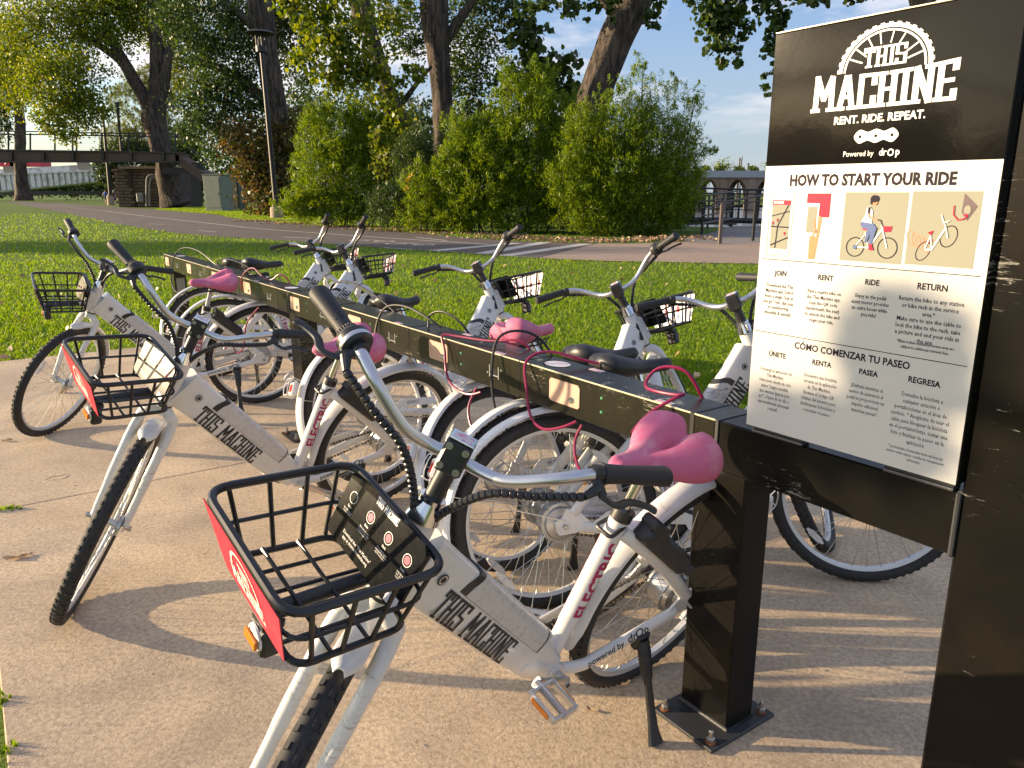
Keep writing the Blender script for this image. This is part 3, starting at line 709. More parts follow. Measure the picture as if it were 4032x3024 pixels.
    for y in (-.016, .016):
        for z in (-.020, .020): m = MB(); m.lathe([(0, .0068), (.0022, .0068), (.0022, .0035), (.0005, .003), (.0005, 0)], SC - Vector((.004, 0, 0)) + fxn * .029 + Vector((0, y, 0)) + AX * z, axis=fxn, seg=12); m.build('bolt', M['zinc'], stm)
    m = MB(); m.box(SC - Vector((.004, 0, 0)) + AX * .0345, (.056, .050, .003), Rs, .001); tp = m.build('stem_cap', M['chrome'], stm)
    m = MB(); m.box(SC - Vector((.004, 0, 0)) + AX * .0362, (.036, .038, .0006), Rs); m.build('cap_print', M['pinkprint'], stm)
    # handlebar, grips, levers, bell shifter, spiral cables
    def S(p): return SC + Vector(p)
    half = [(0, .0, 0), (.002, .05, -.002), (.020, .105, .022), (.018, .175, .075), (-.004, .218, .095), (-.030, .248, .097)]
    full = [(x, -y, z) for x, y, z in half[::-1]][:-1] + half
    m = MB(); m.tube([S(p) for p in spline(full, 7)], .0118, 16); hb = put(m.build('handlebar', M['silver'], root), True)
    for s in (1, -1):
        g0, g1 = Vector((-.028, s * .244, .097)), Vector((-.121, s * .370, .0960)); gd = (g1 - g0).normalized()
        m = MB(); L_ = (g1 - g0).length
        rp_ = [(0, .0185), (.02, .0205), (.03, .0185), (.36, .0165), (.5, .0175), (.78, .0185), (.93, .0200), (.985, .018), (1, .010)]
        m.tube([S(g0 + gd * (L_ * t)) for t, _ in rp_], [r_ for _, r_ in rp_], 16, sec=(1.08, .95))
        if s < 0:
            for k in range(5): m.tube([S(g0 + gd * (L_ * (.42 + k * .07)) + Vector((0, 0, .016))), S(g0 + gd * (L_ * (.42 + k * .07)) + Vector((.014, s * .004, .008)))], .0028, 6)
        m.build('grip', M['grip'], hb)
        m = MB(); n_ = Vector((gd.y * s, -gd.x * s, 0)); n_ = n_ if n_.x > 0 else -n_     # forward of the grip
        b0_ = g0 - gd * .012
        m.tube([S(b0_ - gd * .008), S(b0_ + gd * .012)], .0165, 14)
        m.tube([S(b0_), S(b0_ + n_ * .025 - Vector((0, 0, .008))), S(b0_ + n_ * .040 - Vector((0, 0, .016)) + gd * .006)], [.012, .011, .009], 10, sec=(1, .7))
        m.tube([S(b0_ + n_ * .028 - Vector((0, 0, .010)) - gd * .004), S(b0_ + n_ * .040 - Vector((0, 0, .018)) - gd * .034)], [.011, .0065], 10)
        lv = spline([b0_ + n_ * .038 - Vector((0, 0, .015)), b0_ + n_ * .056 + gd * .028 - Vector((0, 0, .020)), b0_ + n_ * .046 + gd * .065 - Vector((0, 0, .022)), b0_ + n_ * .052 + gd * .105 - Vector((0, 0, .026)), b0_ + n_ * .062 + gd * .122 - Vector((0, 0, .028))], 5)
        m.tube([S(p) for p in lv], [.0065] * 6 + [.0072] * 10 + [.008] * 4 + [.006], 10, sec=(1.15, .6))
        m.build('brake_lever', M['black'], hb)
        if s < 0:
            m = MB(); c0 = S(g0 + gd * .004)
            m.lathe([(-.012, .012), (-.012, .026), (-.006, .031), (.014, .031), (.020, .026), (.026, .022), (.026, .012)], c0, axis=gd, seg=26)
            bs = m.build('bell_shifter', M['black'], hb)
            m = MB(); m.lathe([(-.0065, .0312), (-.004, .0322), (.001, .0322), (.003, .0312)], c0, axis=gd, seg=26); m.build('bell_ring', M['silver'], bs)
            m = MB()
            for k in range(22): m.box(c0 + gd * .030 + Matrix.Rotation(2 * math.pi * k / 22, 3, gd) @ (n_ * .0185), (.010, .003, .003), Matrix((gd, n_, gd.cross(n_))).transposed())
            m.build('shifter_rib', M['black'], hb)
        e0 = b0_ + n_ * .040 - Vector((0, 0, .018)) - gd * .034
        pth = [S(e0), S((.058, s * .155, .052)), S((.066, s * .088, .020)), S((.058, s * .042, -.055)), S((.052, s * .018, -.125)), S((.048, s * .014, -.20)), S((.040, s * .016, -.27))]
        o_, rs_ = spiral_tube(pth, .0082)
        mm = MB(); mm.tube(o_, rs_, 9); mm.build('spiral_cable', M['blackwire'], hb)
    return root, steer, P, sad, post
# ------------------------------------------------------------ rack frame: s along the beam, n across it (away from the viewer), z up
P1 = Vector((.5374, 1.9283, 0)); DS = Vector((-.5736, .8192, 0)); DN = Vector((.8192, .5736, 0))
def Wd(s, n, z): return P1 + DS * s + DN * n + Vector((0, 0, z))
RZ = math.atan2(DS.y, DS.x)
rack = empty('bike_rack', P1, RZ); tag(rack, 'long black steel bike rack beam on bolted posts with bikes locked along both sides', 'bike rack')
def rbox(mb, s0, s1, n0, n1, z0, z1, bev=.003): return mb.box(((s0 + s1) / 2, -(n0 + n1) / 2, (z0 + z1) / 2), (abs(s1 - s0), abs(n1 - n0), z1 - z0), None, bev)
BW = .147; Z0, Z1 = .785, .920
for s0, s1 in ((.006, 3.282), (3.294, 6.775), (-.612, -.006)):
    m = MB(); rbox(m, s0, s1, 0, BW, Z0, Z1, .004); m.build('beam', M['rack'] if s0 > 0 else M['signpost'], rack, smooth=False)
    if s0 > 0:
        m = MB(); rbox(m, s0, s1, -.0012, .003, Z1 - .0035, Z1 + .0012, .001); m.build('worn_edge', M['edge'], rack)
for s in (0, 3.288, 6.781):
    m = MB(); rbox(m, s - .0055, s + .0055, -.0022, BW + .002, Z0 - .002, Z1 + .0022, .001); m.build('weld_strip', M['weld'], rack)
for s in (.008, 3.30, 6.68):
    m = MB(); rbox(m, s - .0875, s + .0875, .032, .144, .011, Z0 + .001, .005); po = m.build('post', M['signpost'] if s < 1 else M['rack'], rack, smooth=False)
    m = MB(); m.tube([(s + a * .0875, -(.088 + b * .056), .015) for a, b in ((-1, -1), (1, -1), (1, 1), (-1, 1))], .007, 8, closed=True); m.build('weld_bead', M['weld'], po)
    m = MB(); rbox(m, s - .118, s + .108, -.066, .209, 0.001, .012, .002); bp = m.build('base_plate', M['weld'] if s < 1 else M['rack'], rack, smooth=False)
    for a in (-1, 1):
        for b in (-1, 1):
            c = (s - .005 + a * .086, -.0715 + b * .110, .012); m = MB(); m.mi = 0
            m.lathe([(.0, .0), (.0, .0155), (.004, .0155), (.004, 0)], c, axis=(0, 0, 1), seg=16); m.mi = 1
            m.lathe([(.004, 0), (.004, .012), (.014, .012), (.016, .009), (.016, .0065), (.034, .0065), (.038, .004), (.038, 0)], c, axis=(0, 0, 1), seg=6)
            m.build('anchor_bolt', [M['rust'], M['zinc']], bp, smooth=False)
m = MB(); rbox(m, 6.592 - .0015, 6.592, .05, .125, .45, .70, .0005); m.build('post_label', M['beige'], rack, smooth=False)
plates = [(6.575, 6.722), (5.714, 5.86), (4.88, 5.03), (4.04, 4.19), (3.098, 3.250), (2.236, 2.388), (1.393, 1.545), (.557, .714)]
for s0, s1 in plates:
    poly = [(s0 + .008, .818), (s1 - .008, .818), (s1, .826), (s1, .888), (s1 - .008, .896), (s0 + .008, .896), (s0, .888), (s0, .826)]
    m = MB(); m.prism(poly, 0, .0025, Matrix(((1, 0, 0, 0), (0, 0, 1, .0002), (0, 1, 0, 0), (0, 0, 0, 1)))); pl = m.build('lock_plate', M['rackplate'], rack, smooth=False)
    m = MB(); m.lathe([(0, .0125), (.004, .011), (.004, .006), (.002, .005), (.002, 0)], (s0 + .038, .0026, .842), axis=(0, 1, 0), seg=14); m.build('lock_screw', M['chrome'], pl)
for s in (.452, 1.288, 2.127, 2.983, 3.90, 4.74, 5.58, 6.44):
    for z in (.880, .835):
        m = MB(); m.lathe([(0, .0055), (.003, .004), (.004, 0)], (s, .0002, z), axis=(0, 1, 0), seg=12); m.build('indicator_lens', M['led'], rack)
for s in (1.052, 1.897, 2.74, 3.649, 4.48, 5.40, 6.247):
    m = MB(); rbox(m, s - .020, s + .020, -.0012, .001, .838, .862, .0004); sl_ = m.build('slot', M['hole'], rack)
    m = MB(); rbox(m, s - .028, s + .028, -.0022, -.0004, .833, .837, .0004); rbox(m, s - .032, s - .027, -.0022, -.0004, .826, .872, .0004); rbox(m, s + .027, s + .032, -.0022, -.0004, .826, .872, .0004)
    for a in (-.045, .045): m.lathe([(0, .004), (.002, .003), (.002, 0)], (s + a, .0002, .862 if a < 0 else .840), axis=(0, 1, 0), seg=10)
    m.build('slot_frame', M['hub'], sl_)
    m = MB(); rbox(m, s - .165, s - .160, -.0016, .149, Z0 - .0015, Z1 + .0016, .0004); m.build('strap', M['hole'], rack)
m = MB(); rbox(m, .078, .092, -.0018, .149, Z0 - .0015, Z1 + .0018, .0004); m.build('strap', M['cable_black'], rack)
for k, (s, n) in enumerate([(3.122, .122), (2.676, .016), (2.247, .126), (1.861, .016), (1.431, .122), (1.039, .016), (.621, .126), (.206, .018), (3.95, .02), (4.40, .12), (5.2, .018)]):
    m = MB(); rbox(m, s - .030, s + .030, n - .011, n + .011, Z1 + .0001, Z1 + .0009, .0002); st_ = m.build('sticker', M['panelwhite'], rack)
    m = MB()
    for j in (-1, 1):
        for i in range(5): rbox(m, s - .024 + i * .010, s - .018 + i * .010, n + j * .004 - .0022, n + j * .004 + .0022, Z1 + .001, Z1 + .0012, .00003)
    m.build('sticker_print', M['brightred'], st_, smooth=False)
for s in (6.414, 3.436, .769):
    m = MB(); m.add([(s + .052 * math.cos(2 * math.pi * k / 28), -.075 + .040 * math.sin(2 * math.pi * k / 28), Z1 + .0016) for k in range(28)], [tuple(range(28))]); ov = m.build('oval_sticker', M['panelwhite'], rack, smooth=False)

# ------------------------------------------------------------ the information sign on its own tall post
sign = empty('information_sign', P1, RZ); tag(sign, 'tall black and cream instruction board beside a thick black steel post', 'sign')
SB = -.0165   # board front face (n)
def brd(mb, s0, s1, n0, n1, z0, z1, bev=.002): return rbox(mb, s0, s1, n0, n1, z0, z1, bev)
m = MB(); brd(m, -.614, -.820, .000, .152, -.02, 2.75, .006); pst = m.build('sign_post', M['signpost'], sign, smooth=False)
m = MB(); brd(m, -.822, -.610, .006, .146, Z0 - .006, Z1 + .006, .003); 
m = MB()
for z in (Z0, Z1): m.tube([(-.613, .0, z), (-.613, -.147, z)], .006, 8)
m.tube([(-.612, .002, Z0), (-.612, .002, Z1)], .006, 8); m.build('weld_bead', M['weld'], pst)
zb_, zt_ = .936, 1.838; sl0, sr0 = -.099, -.609
m = MB(); brd(m, sl0, sr0, SB + .004, .022, zb_, zt_, .003); bd_ = m.build('board', M['signpost'], sign, smooth=False)
m = MB(); brd(m, sl0 - .001, sr0 + .001, SB + .003, .020, zt_ + .0005, zt_ + .0035, .001); m.build('board_top_edge', M['edge'], bd_, smooth=False)
for a, b in ((-.115, -.255), (-.455, -.600)):
    m = MB(); brd(m, a, b, .0, .028, Z1, zb_, .002); m.tube([(a, .001, Z1 + .003), (b, .001, Z1 + .003)], .005, 8); m.build('mounting_tab', M['weld'], sign)
def sheet(name, s0, s1, z0, z1, off, mt, par):
    m = MB(); y = -SB + off
    m.add([(s0, y, z0), (s1, y, z0), (s1, y, z1), (s0, y, z1)], [(0, 1, 2, 3)]); return m.build(name, mt, par, smooth=False)
wsh = sheet('cream_sheet', sl0 - .002, sr0 + .002, zb_ + .002, 1.5565, .0002 - .004 + .0004, M['signwhite'], bd_)
bsh = sheet('black_sheet', sl0 - .002, sr0 + .002, 1.5568, zt_ - .002, .0002 - .004 + .0004, M['signblack'], bd_)
YS = -SB - .004 + .0006 + .0004
def S3(u, z, k=0): return Vector((-u, YS + k * .0003, z))      # u = distance to the right of the joint
XS, ZS = Vector((-1, 0, 0)), Vector((0, 0, 1))
def stext(mb, s, u, z, size, k=0, **kw): put_font(mb, s, S3(u, z, k), XS, ZS, size, **kw)
# top: wheel, THIS MACHINE, strapline, chain link, powered by
m = MB()
def slab(mb, s, u0, u1, z0, z1, th, serif=True, curve=0, skew=0):
    h = z1 - z0; qs, wd = slab_text(s, h, h * .36, th, serif); k = (u1 - u0) / wd
    out = []
    for q in qs:
        nq = []
        for p in q:
            x = p.x * k; t = (x / (u1 - u0)) * 2 - 1
            nq.append(Vector((x, p.y * (1 + curve * 0) - curve * h * (t * t) * (p.y / h) , 0)))
        out.append(nq)
    put_quads(mb, out, S3(u0, z0), XS, ZS)
slab(m, 'THIS', .320, .403, 1.741, 1.779, .0052)
qs_ = None
h = .074
qs, wd = slab_text('MACHINE', h, h * .36, .0108); kx = .290 / wd
out = []
for q in qs:
    nq = []
    for p in q:
        x = p.x * kx; t = abs((x / .290) * 2 - 1)
        nq.append(Vector((x, p.y * (.90 + (.10 * t * t)) , 0)))
    out.append(nq)
put_quads(m, out, S3(.213, 1.664), XS, ZS)
cu, cz = .361, 1.735
for k in range(36):   # tyre with knobs
    a0, a1 = math.pi * k / 36 - .02, math.pi * (k + 1) / 36 - .02
    def an(r0, r1, aa, bb): m.add([S3(cu + r * math.cos(t), cz + r * .86 * math.sin(t)) for r, t in ((r0, aa), (r1, aa), (r1, bb), (r0, bb))], [(0, 1, 2, 3)])
    an(.089, .0975, a0, a1); an(.0815, .0858, a0, a1)
    if k % 2: an(.0975, .1005, a0, a1)
for a in (20, 36, 62, 80, 100, 118, 140, 157):
    t = R(a); d_ = Vector((math.cos(t), math.sin(t) * .86)); nn = Vector((-d_.y, d_.x)) * .0016; r0 = .056 if 40 < a < 140 else .050
    m.add([S3(cu + d_.x * r + nn.x * s, cz + d_.y * r + nn.y * s) for r, s in ((r0, -1), (.080, -1), (.080, 1), (r0, 1))], [(0, 1, 2, 3)])
stext(m, 'RENT. RIDE. REPEAT.', .360, 1.637, .0215, bold=.0006, sx=.98)
stext(m, 'Powered by', .326, 1.571, .0155, sx=.9); stext(m, 'dr', .3710, 1.571, .0195, bold=.0003, sx=.9, align='LEFT'); stext(m, 'O', .3885, 1.5695, .0195, bold=.0005, sx=.9, align='LEFT'); stext(m, 'p', .4055, 1.571, .0195, bold=.0005, sx=.9, align='LEFT')
o_ = m.build('logo_lettering', M['whiteprint'], bsh, smooth=False)
m = MB()   # chain link emblem
pts_ = []
N_ = 60
for i in range(N_ + 1):
    u = .313 + (.408 - .313) * i / N_; x = (u - .3605)
    hh = .0075 + .0058 * max(math.exp(-((x - c_) / .0115) ** 2) for c_ in (-.034, 0, .034)); e = min(1, math.sqrt(max(0, 1 - ((abs(x) - .034) / .0135) ** 2))) if abs(x) > .034 else 1
    pts_.append((u, hh * e))
poly = [S3(u, 1.6095 + v) for u, v in pts_] + [S3(u, 1.6095 - v) for u, v in pts_[::-1]]
for i in range(N_): m.add([S3(pts_[i][0], 1.6095 - pts_[i][1]), S3(pts_[i + 1][0], 1.6095 - pts_[i + 1][1]), S3(pts_[i + 1][0], 1.6095 + pts_[i + 1][1]), S3(pts_[i][0], 1.6095 + pts_[i][1])], [(0, 1, 2, 3)])
m.build('chain_emblem', M['whiteprint'], bsh, smooth=False)
m = MB()
for c_ in (-.034, 0, .034): m.add([S3(.3605 + c_ + .0032 * math.cos(2 * math.pi * k / 12), 1.6095 + .0032 * math.sin(2 * math.pi * k / 12), 1) for k in range(12)], [tuple(range(12))])
m.build('chain_pin', M['signblack'], bsh, smooth=False)
# headline and rules
m = MB(); stext(m, 'HOW TO START YOUR RIDE', .349, 1.5135, .0325, bold=.0014, sx=.865)
for u, hh in ((.137, 0),): pass
for z in (1.3465, 1.1752): m.add([S3(.112 if z > 1.2 else .107, z), S3(.597, z), S3(.597, z + .0016), S3(.112 if z > 1.2 else .107, z + .0016)], [(0, 1, 2, 3)])
for u, t in ((.165, 'JOIN'), (.280, 'RENT'), (.388, 'RIDE'), (.512, 'RETURN')): stext(m, t, u, 1.3115 if u < .5 else 1.3135, .0165 if u < .5 else .0172, bold=.0005, sx=.92)
stext(m, 'C\u00d3MO COMENZAR TU PASEO', .353, 1.1500, .0212, bold=.0006, sx=.93)
for u, t in ((.174, '\u00daNETE'), (.291, 'RENTA'), (.402, 'PASEA'), (.520, 'REGRESA')): stext(m, t, u, 1.121 if u < .5 else 1.125, .0165 if u < .5 else .0172, bold=.0005, sx=.92)
m.build('headline_text', M['signink'], wsh, smooth=False)
m = MB()
for u, z, sz, ld, t, sx in ((.165, 1.284, .0118, 1.08, 'Download the This\nMachine app. Select\nfrom a single "pay as\nyou go" ride, day pass,\nor membership\n(monthly & annual).', .80),
    (.280, 1.281, .0118, 1.08, 'Find a nearby bike on\nthe This Machine app.\nScan the QR code\n(underneath the seat)\nto unlock the bike and\nbegin your ride.', .80),
    (.388, 1.283, .0118, 1.08, 'Enjoy as the pedal\nassist motor provides\nan extra boost while\nyou ride!', .80),
    (.512, 1.288, .0128, 1.06, 'Return the bike to any station\nor bike rack in the service\narea.*\nMake sure to use the cable to\nlock the bike to the rack, take\na picture and end your ride in\nthe app.', .82),
    (.512, 1.2025, .0086, 1.22, '*Bikes locked outside of service area are\nsubject to additional retrieval fees.', .80)):
    stext(m, t, u, z, sz, sx=sx, lead=ld, res=1, bold=.00012)
m.build('english_text', M['signink'], wsh, smooth=False)
m = MB()
for u, z, sz, ld, t, sx in ((.174, 1.083, .0122, 1.10, 'Descarga la aplicaci\u00f3n de\nThis Machine.\nSeleccione desde un solo\npaseo "paga a medida\nque avanzas (pay as you\ngo)", el pase de un d\u00eda o\nuna membres\u00eda (mensual\ny anual).', .72),
    (.291, 1.090, .0122, 1.10, 'Encuentra una bicicleta\ncercana en la aplicaci\u00f3n\nde This Machine.\nEscanea el c\u00f3digo QR\n(debajo del asiento) para\ndesbloquear la bicicleta y\ncomenzar tu paseo.', .72),
    (.402, 1.090, .0122, 1.10, '\u00a1Disfruta mientras el\nmotor de asistencia al\npedal te proporciona un\nimpulso adicional\nmientras paseas!', .72),
    (.520, 1.094, .0130, 1.08, 'Devuelve la bicicleta a\ncualquier estaci\u00f3n o\nportabicicletas en el \u00e1rea de\nservicio. * Aseg\u00farate de usar el\ncable para bloquear la bicicleta\nen el portabicicletas, tomar una\nfoto y finalizar tu paseo en la\naplicaci\u00f3n.', .72),
    (.520, .980, .0088, 1.15, '* Las bicicletas bloqueadas fuera del \u00e1rea de\nservicio est\u00e1n sujetas a tarifas de recuperaci\u00f3n\nadicionales.', .72)):
    stext(m, t, u, z, sz, sx=sx, lead=ld, res=1, bold=.00006)
m.build('spanish_text', M['signgrey'], wsh, smooth=False)
# pictures
def quad(mb, u0, u1, z0, z1, k=0): mb.add([S3(u0, z0, k), S3(u1, z0, k), S3(u1, z1, k), S3(u0, z1, k)], [(0, 1, 2, 3)])
def line(mb, pts, wd, k=0):
    for (a, b) in zip(pts[:-1], pts[1:]):
        A, B = Vector(a), Vector(b); d = (B - A).normalized(); n = Vector((-d.y, d.x)) * wd / 2; e = d * wd * .3
        mb.add([S3(*(p), k) for p in ((A - n - e), (B - n + e), (B + n + e), (A + n - e))], [(0, 1, 2, 3)])
def disc(mb, u, z, r, k=0, ry=None, n=16): mb.add([S3(u + r * math.cos(2 * math.pi * i / n), z + (ry or r) * math.sin(2 * math.pi * i / n), k) for i in range(n)], [tuple(range(n))])
def ring(mb, u, z, r, wd, k=0, n=26, rx=1, tilt=0):
    for i in range(n):
        a, b = 2 * math.pi * i / n, 2 * math.pi * (i + 1) / n
        P_ = []
        for rr, t in ((r - wd, a), (r, a), (r, b), (r - wd, b)):
            x, y = rr * rx * math.cos(t), rr * math.sin(t); P_.append(S3(u + x * math.cos(tilt) - y * math.sin(tilt), z + x * math.sin(tilt) + y * math.cos(tilt), k))
        mb.add(P_, [(0, 1, 2, 3)])
bg_, ink_, red_, org_, wht_, blu_, plm_, gry_ = [MB() for _ in range(8)]
quad(bg_, .308, .444, 1.358, 1.499); quad(bg_, .451, .581, 1.360, 1.501); quad(bg_, .128, .1755, 1.3725, 1.471); 
for a, b in (((.1205, 1.3565), (.1205, 1.4975)), ((.183, 1.3565), (.183, 1.4975)), ((.1205, 1.3565), (.183, 1.3565)), ((.1205, 1.4975), (.183, 1.4975))): line(bg_, [a, b], .0013)
quad(ink_, .146, .155, 1.4885, 1.4895); quad(red_, .127, .1765, 1.4710, 1.4815)
line(ink_, [(.129, 1.446), (.1745, 1.457)], .0022, 1); line(ink_, [(.171, 1.471), (.146, 1.424), (.143, 1.3745)], .0026, 2); line(ink_, [(.128, 1.4225), (.175, 1.4215)], .0026, 3); line(ink_, [(.130, 1.380), (.175, 1.399)], .0022, 4)
for u, z in ((.1325, 1.431), (.145, 1.438), (.166, 1.409)): disc(red_, u, z, .0024, 5); red_.add([S3(u - .0022, z - .0006, 4.5), S3(u, z - .0068, 4.5), S3(u + .0022, z - .0006, 4.5)], [(0, 1, 2)])
slab_ = slab_text('THIS MACHINE', .0062, .00175, .0008, serif=False); put_quads(wht_, slab_[0], S3(.1305, 1.4732, 2), XS, ZS)
# the red card and hand with phone
quad(red_, .2165, .2745, 1.446, 1.4965, 0)
org_.add([S3(u, z, 1) for u, z in ((.232, 1.355), (.248, 1.355), (.252, 1.393), (.2575, 1.437), (.2555, 1.4475), (.2495, 1.4500), (.236, 1.425), (.231, 1.398))], [(0, 1, 2, 3, 4, 5, 6, 7)])
wht_.add([S3(u, z, 2) for u, z in ((.216, 1.406), (.2475, 1.4045), (.2495, 1.475), (.218, 1.476))], [(0, 1, 2, 3)]); bg_.add([S3(u, z, 3) for u, z in ((.2205, 1.4125), (.2440, 1.4115), (.2455, 1.468), (.2215, 1.469))], [(0, 1, 2, 3)])
line(org_, [(.2385, 1.405), (.246, 1.415), (.243, 1.428), (.2405, 1.441)], .004, 4)
# the rider
def wheel2(u, z, r): ring(ink_, u, z, r, .0021, 2)
wheel2(.3415, 1.3875, .0205); wheel2(.4120, 1.3890, .0215)
line(wht_, [(.3415, 1.3875), (.371, 1.3875), (.361, 1.418)], .0022, 3); line(wht_, [(.371, 1.3855), (.398, 1.428)], .0036, 4); line(wht_, [(.3415, 1.3875), (.3600, 1.412)], .0018, 5); line(wht_, [(.395, 1.434), (.4115, 1.389)], .0024, 6)
disc(blu_, .3415, 1.3875, .0045, 6); line(ink_, [(.397, 1.432), (.392, 1.444), (.384, 1.4445)], .0018, 6)
red_.add([S3(u, z, 3) for u, z in ((.398, 1.432), (.418, 1.4325), (.4155, 1.421), (.401, 1.4205))], [(0, 1, 2, 3)]); red_.add([S3(u, z, 3) for u, z in ((.354, 1.4265), (.368, 1.4265), (.366, 1.423), (.356, 1.423))], [(0, 1, 2, 3)])
gry_.add([S3(u, z, 5) for u, z in ((.350, 1.440), (.374, 1.436), (.373, 1.462), (.366, 1.471), (.360, 1.469), (.357, 1.452))], [(0, 1, 2, 3, 4, 5)])
blu_.add([S3(u, z, 7) for u, z in ((.350, 1.4395), (.378, 1.4365), (.385, 1.428), (.3775, 1.4235), (.356, 1.4265), (.350, 1.432))], [(0, 1, 2, 3, 4, 5)]); blu_.add([S3(u, z, 8) for u, z in ((.372, 1.428), (.386, 1.4295), (.3785, 1.395), (.3725, 1.395))], [(0, 1, 2, 3)]); blu_.add([S3(u, z, 6.5) for u, z in ((.3655, 1.426), (.374, 1.426), (.367, 1.398), (.362, 1.398))], [(0, 1, 2, 3)])
red_.add([S3(u, z, 8) for u, z in ((.3725, 1.395), (.3785, 1.395), (.3835, 1.383), (.372, 1.383))], [(0, 1, 2, 3)])
disc(org_, .3760, 1.4795, .0055, 6, .0065); disc(ink_, .3745, 1.4860, .0090, 7, .0075); ink_.add([S3(u, z, 7.5) for u, z in ((.3655, 1.486), (.3725, 1.486), (.3705, 1.474), (.3665, 1.476))], [(0, 1, 2, 3)])
ink_.add([S3(u, z, 7) for u, z in ((.3625, 1.470), (.3680, 1.469), (.3675, 1.455), (.3630, 1.455))], [(0, 1, 2, 3)]); line(org_, [(.366, 1.456), (.3685, 1.448), (.385, 1.4445)], .0030, 8)
# bike on a coil rack with its lock
ring(ink_, .4850, 1.3875, .0205, .0019, 2, rx=.62, tilt=-.45); ring(ink_, .5300, 1.4175, .0215, .0019, 2, rx=.72, tilt=-.35)
line(wht_, [(.489, 1.390), (.501, 1.391), (.522, 1.432)], .0030, 4); line(wht_, [(.501, 1.391), (.4965, 1.418), (.488, 1.392)], .0020, 5); line(wht_, [(.512, 1.457), (.520, 1.440), (.5225, 1.436), (.529, 1.415)], .0020, 6); line(wht_, [(.516, 1.444), (.524, 1.444), (.528, 1.447)], .0016, 7)
for k in range(4): ring(org_, .4585 + k * .0105, 1.412 - k * .0045, .0150, .0016, 1, rx=.55, tilt=.35)
red_.add([S3(u, z, 4) for u, z in ((.4895, 1.4235), (.5005, 1.4275), (.4975, 1.4175))], [(0, 1, 2)]); line(red_, [(.4955, 1.415), (.501, 1.408), (.4935, 1.404), (.486, 1.406)], .0011, 4)
plm_.add([S3(u, z, 2) for u, z in ((.5490, 1.497), (.5745, 1.4740), (.5595, 1.4475), (.5475, 1.463))], [(0, 1, 2, 3)]); disc(bg_, .5580, 1.4670, .0065, 5, .0085); line(red_, [(.5330, 1.4745), (.5340, 1.458), (.5430, 1.4485), (.5520, 1.4500), (.5590, 1.4550), (.5575, 1.4600), (.5530, 1.4570)], .0021, 6)
for nm, mb_, mt in (('picture_ground', bg_, 'beige'), ('picture_ink', ink_, 'signink'), ('picture_red', red_, 'brightred'), ('picture_orange', org_, 'orange'), ('picture_white', wht_, 'whiteprint'), ('picture_blue', blu_, 'blue'), ('picture_plum', plm_, 'plum'), ('picture_shirt', gry_, 'panelwhite')): mb_.build(nm, M[mt], wsh, smooth=False)

# ------------------------------------------------------------ bikes placed
root0, STEER, PP, SAD, POST = make_bike()
kids0 = list(root0.children)
steer_names = {o.name for o in STEER}
def copy_children(src, dst):
    out = {}
    for ch in list(src.children):
        c = ch.copy(); col.objects.link(c); c.parent = dst; out[ch.name] = c
        for g in list(ch.children):
            h_ = g.copy(); col.objects.link(h_); h_.parent = c
    return out
def setmat(o, m_):
    if o.material_slots: o.material_slots[0].link = 'OBJECT'; o.material_slots[0].material = m_
BIKES = {  # X, Y, heading, lean, steer, saddle dz, pink, crank angle, label
 'A': (0.3897, 2.1744, -2.4427, 0.3167, 0.708, -0.01, 1, R(-35), 'nearest white hire bike, its black wire basket with red panel filling the foreground'),
 'B': (-0.689, 3.5696, -2.3757, 0.3371, 0.936, -0.01, 1, R(150), 'white hire bike with pink saddle behind the nearest one, front wheel turned to the left'),
 'C': (-1.8444, 5.459, -2.5654, 0.2388, 0.8187, 0.0117, 1, R(40), 'farthest left white hire bike, pink saddle, front wheel at the edge of the lawn'),
 'D': (-2.4515, 6.268, 0.5423, 0.2853, 0.5799, -0.0007, 0, R(80), 'white hire bike with black saddle, farthest along the rack on the lawn side'),
 'E': (-2.034, 5.491, 0.5147, 0.2336, 0.6789, 0.0577, 0, R(15), 'white hire bike with black saddle, second from the far end on the lawn side'),
 'F': (-0.6941, 3.8497, 0.7547, 0.2576, 0.5201, -0.0007, 0, R(-60), 'lawn side white hire bike with lone black saddle at the middle of the rack'),
 'G': (0.0306, 2.8858, 0.7089, 0.3193, 0.5491, 0.016, 1, R(30), 'lawn side white hire bike with pink saddle'),
 'H': (0.1436, 2.5745, 0.3803, 0.2332, 0.7578, -0.022, 0, R(110), 'lawn side white hire bike between the pink-saddled bike and the sign, its bars turned'),
 'I': (0.1806, 2.4487, 0.2379, 0.1882, -0.3912, -0.0271, 0, R(-40), 'lawn side white hire bike nearest the sign, its front wheel seen under the board')}
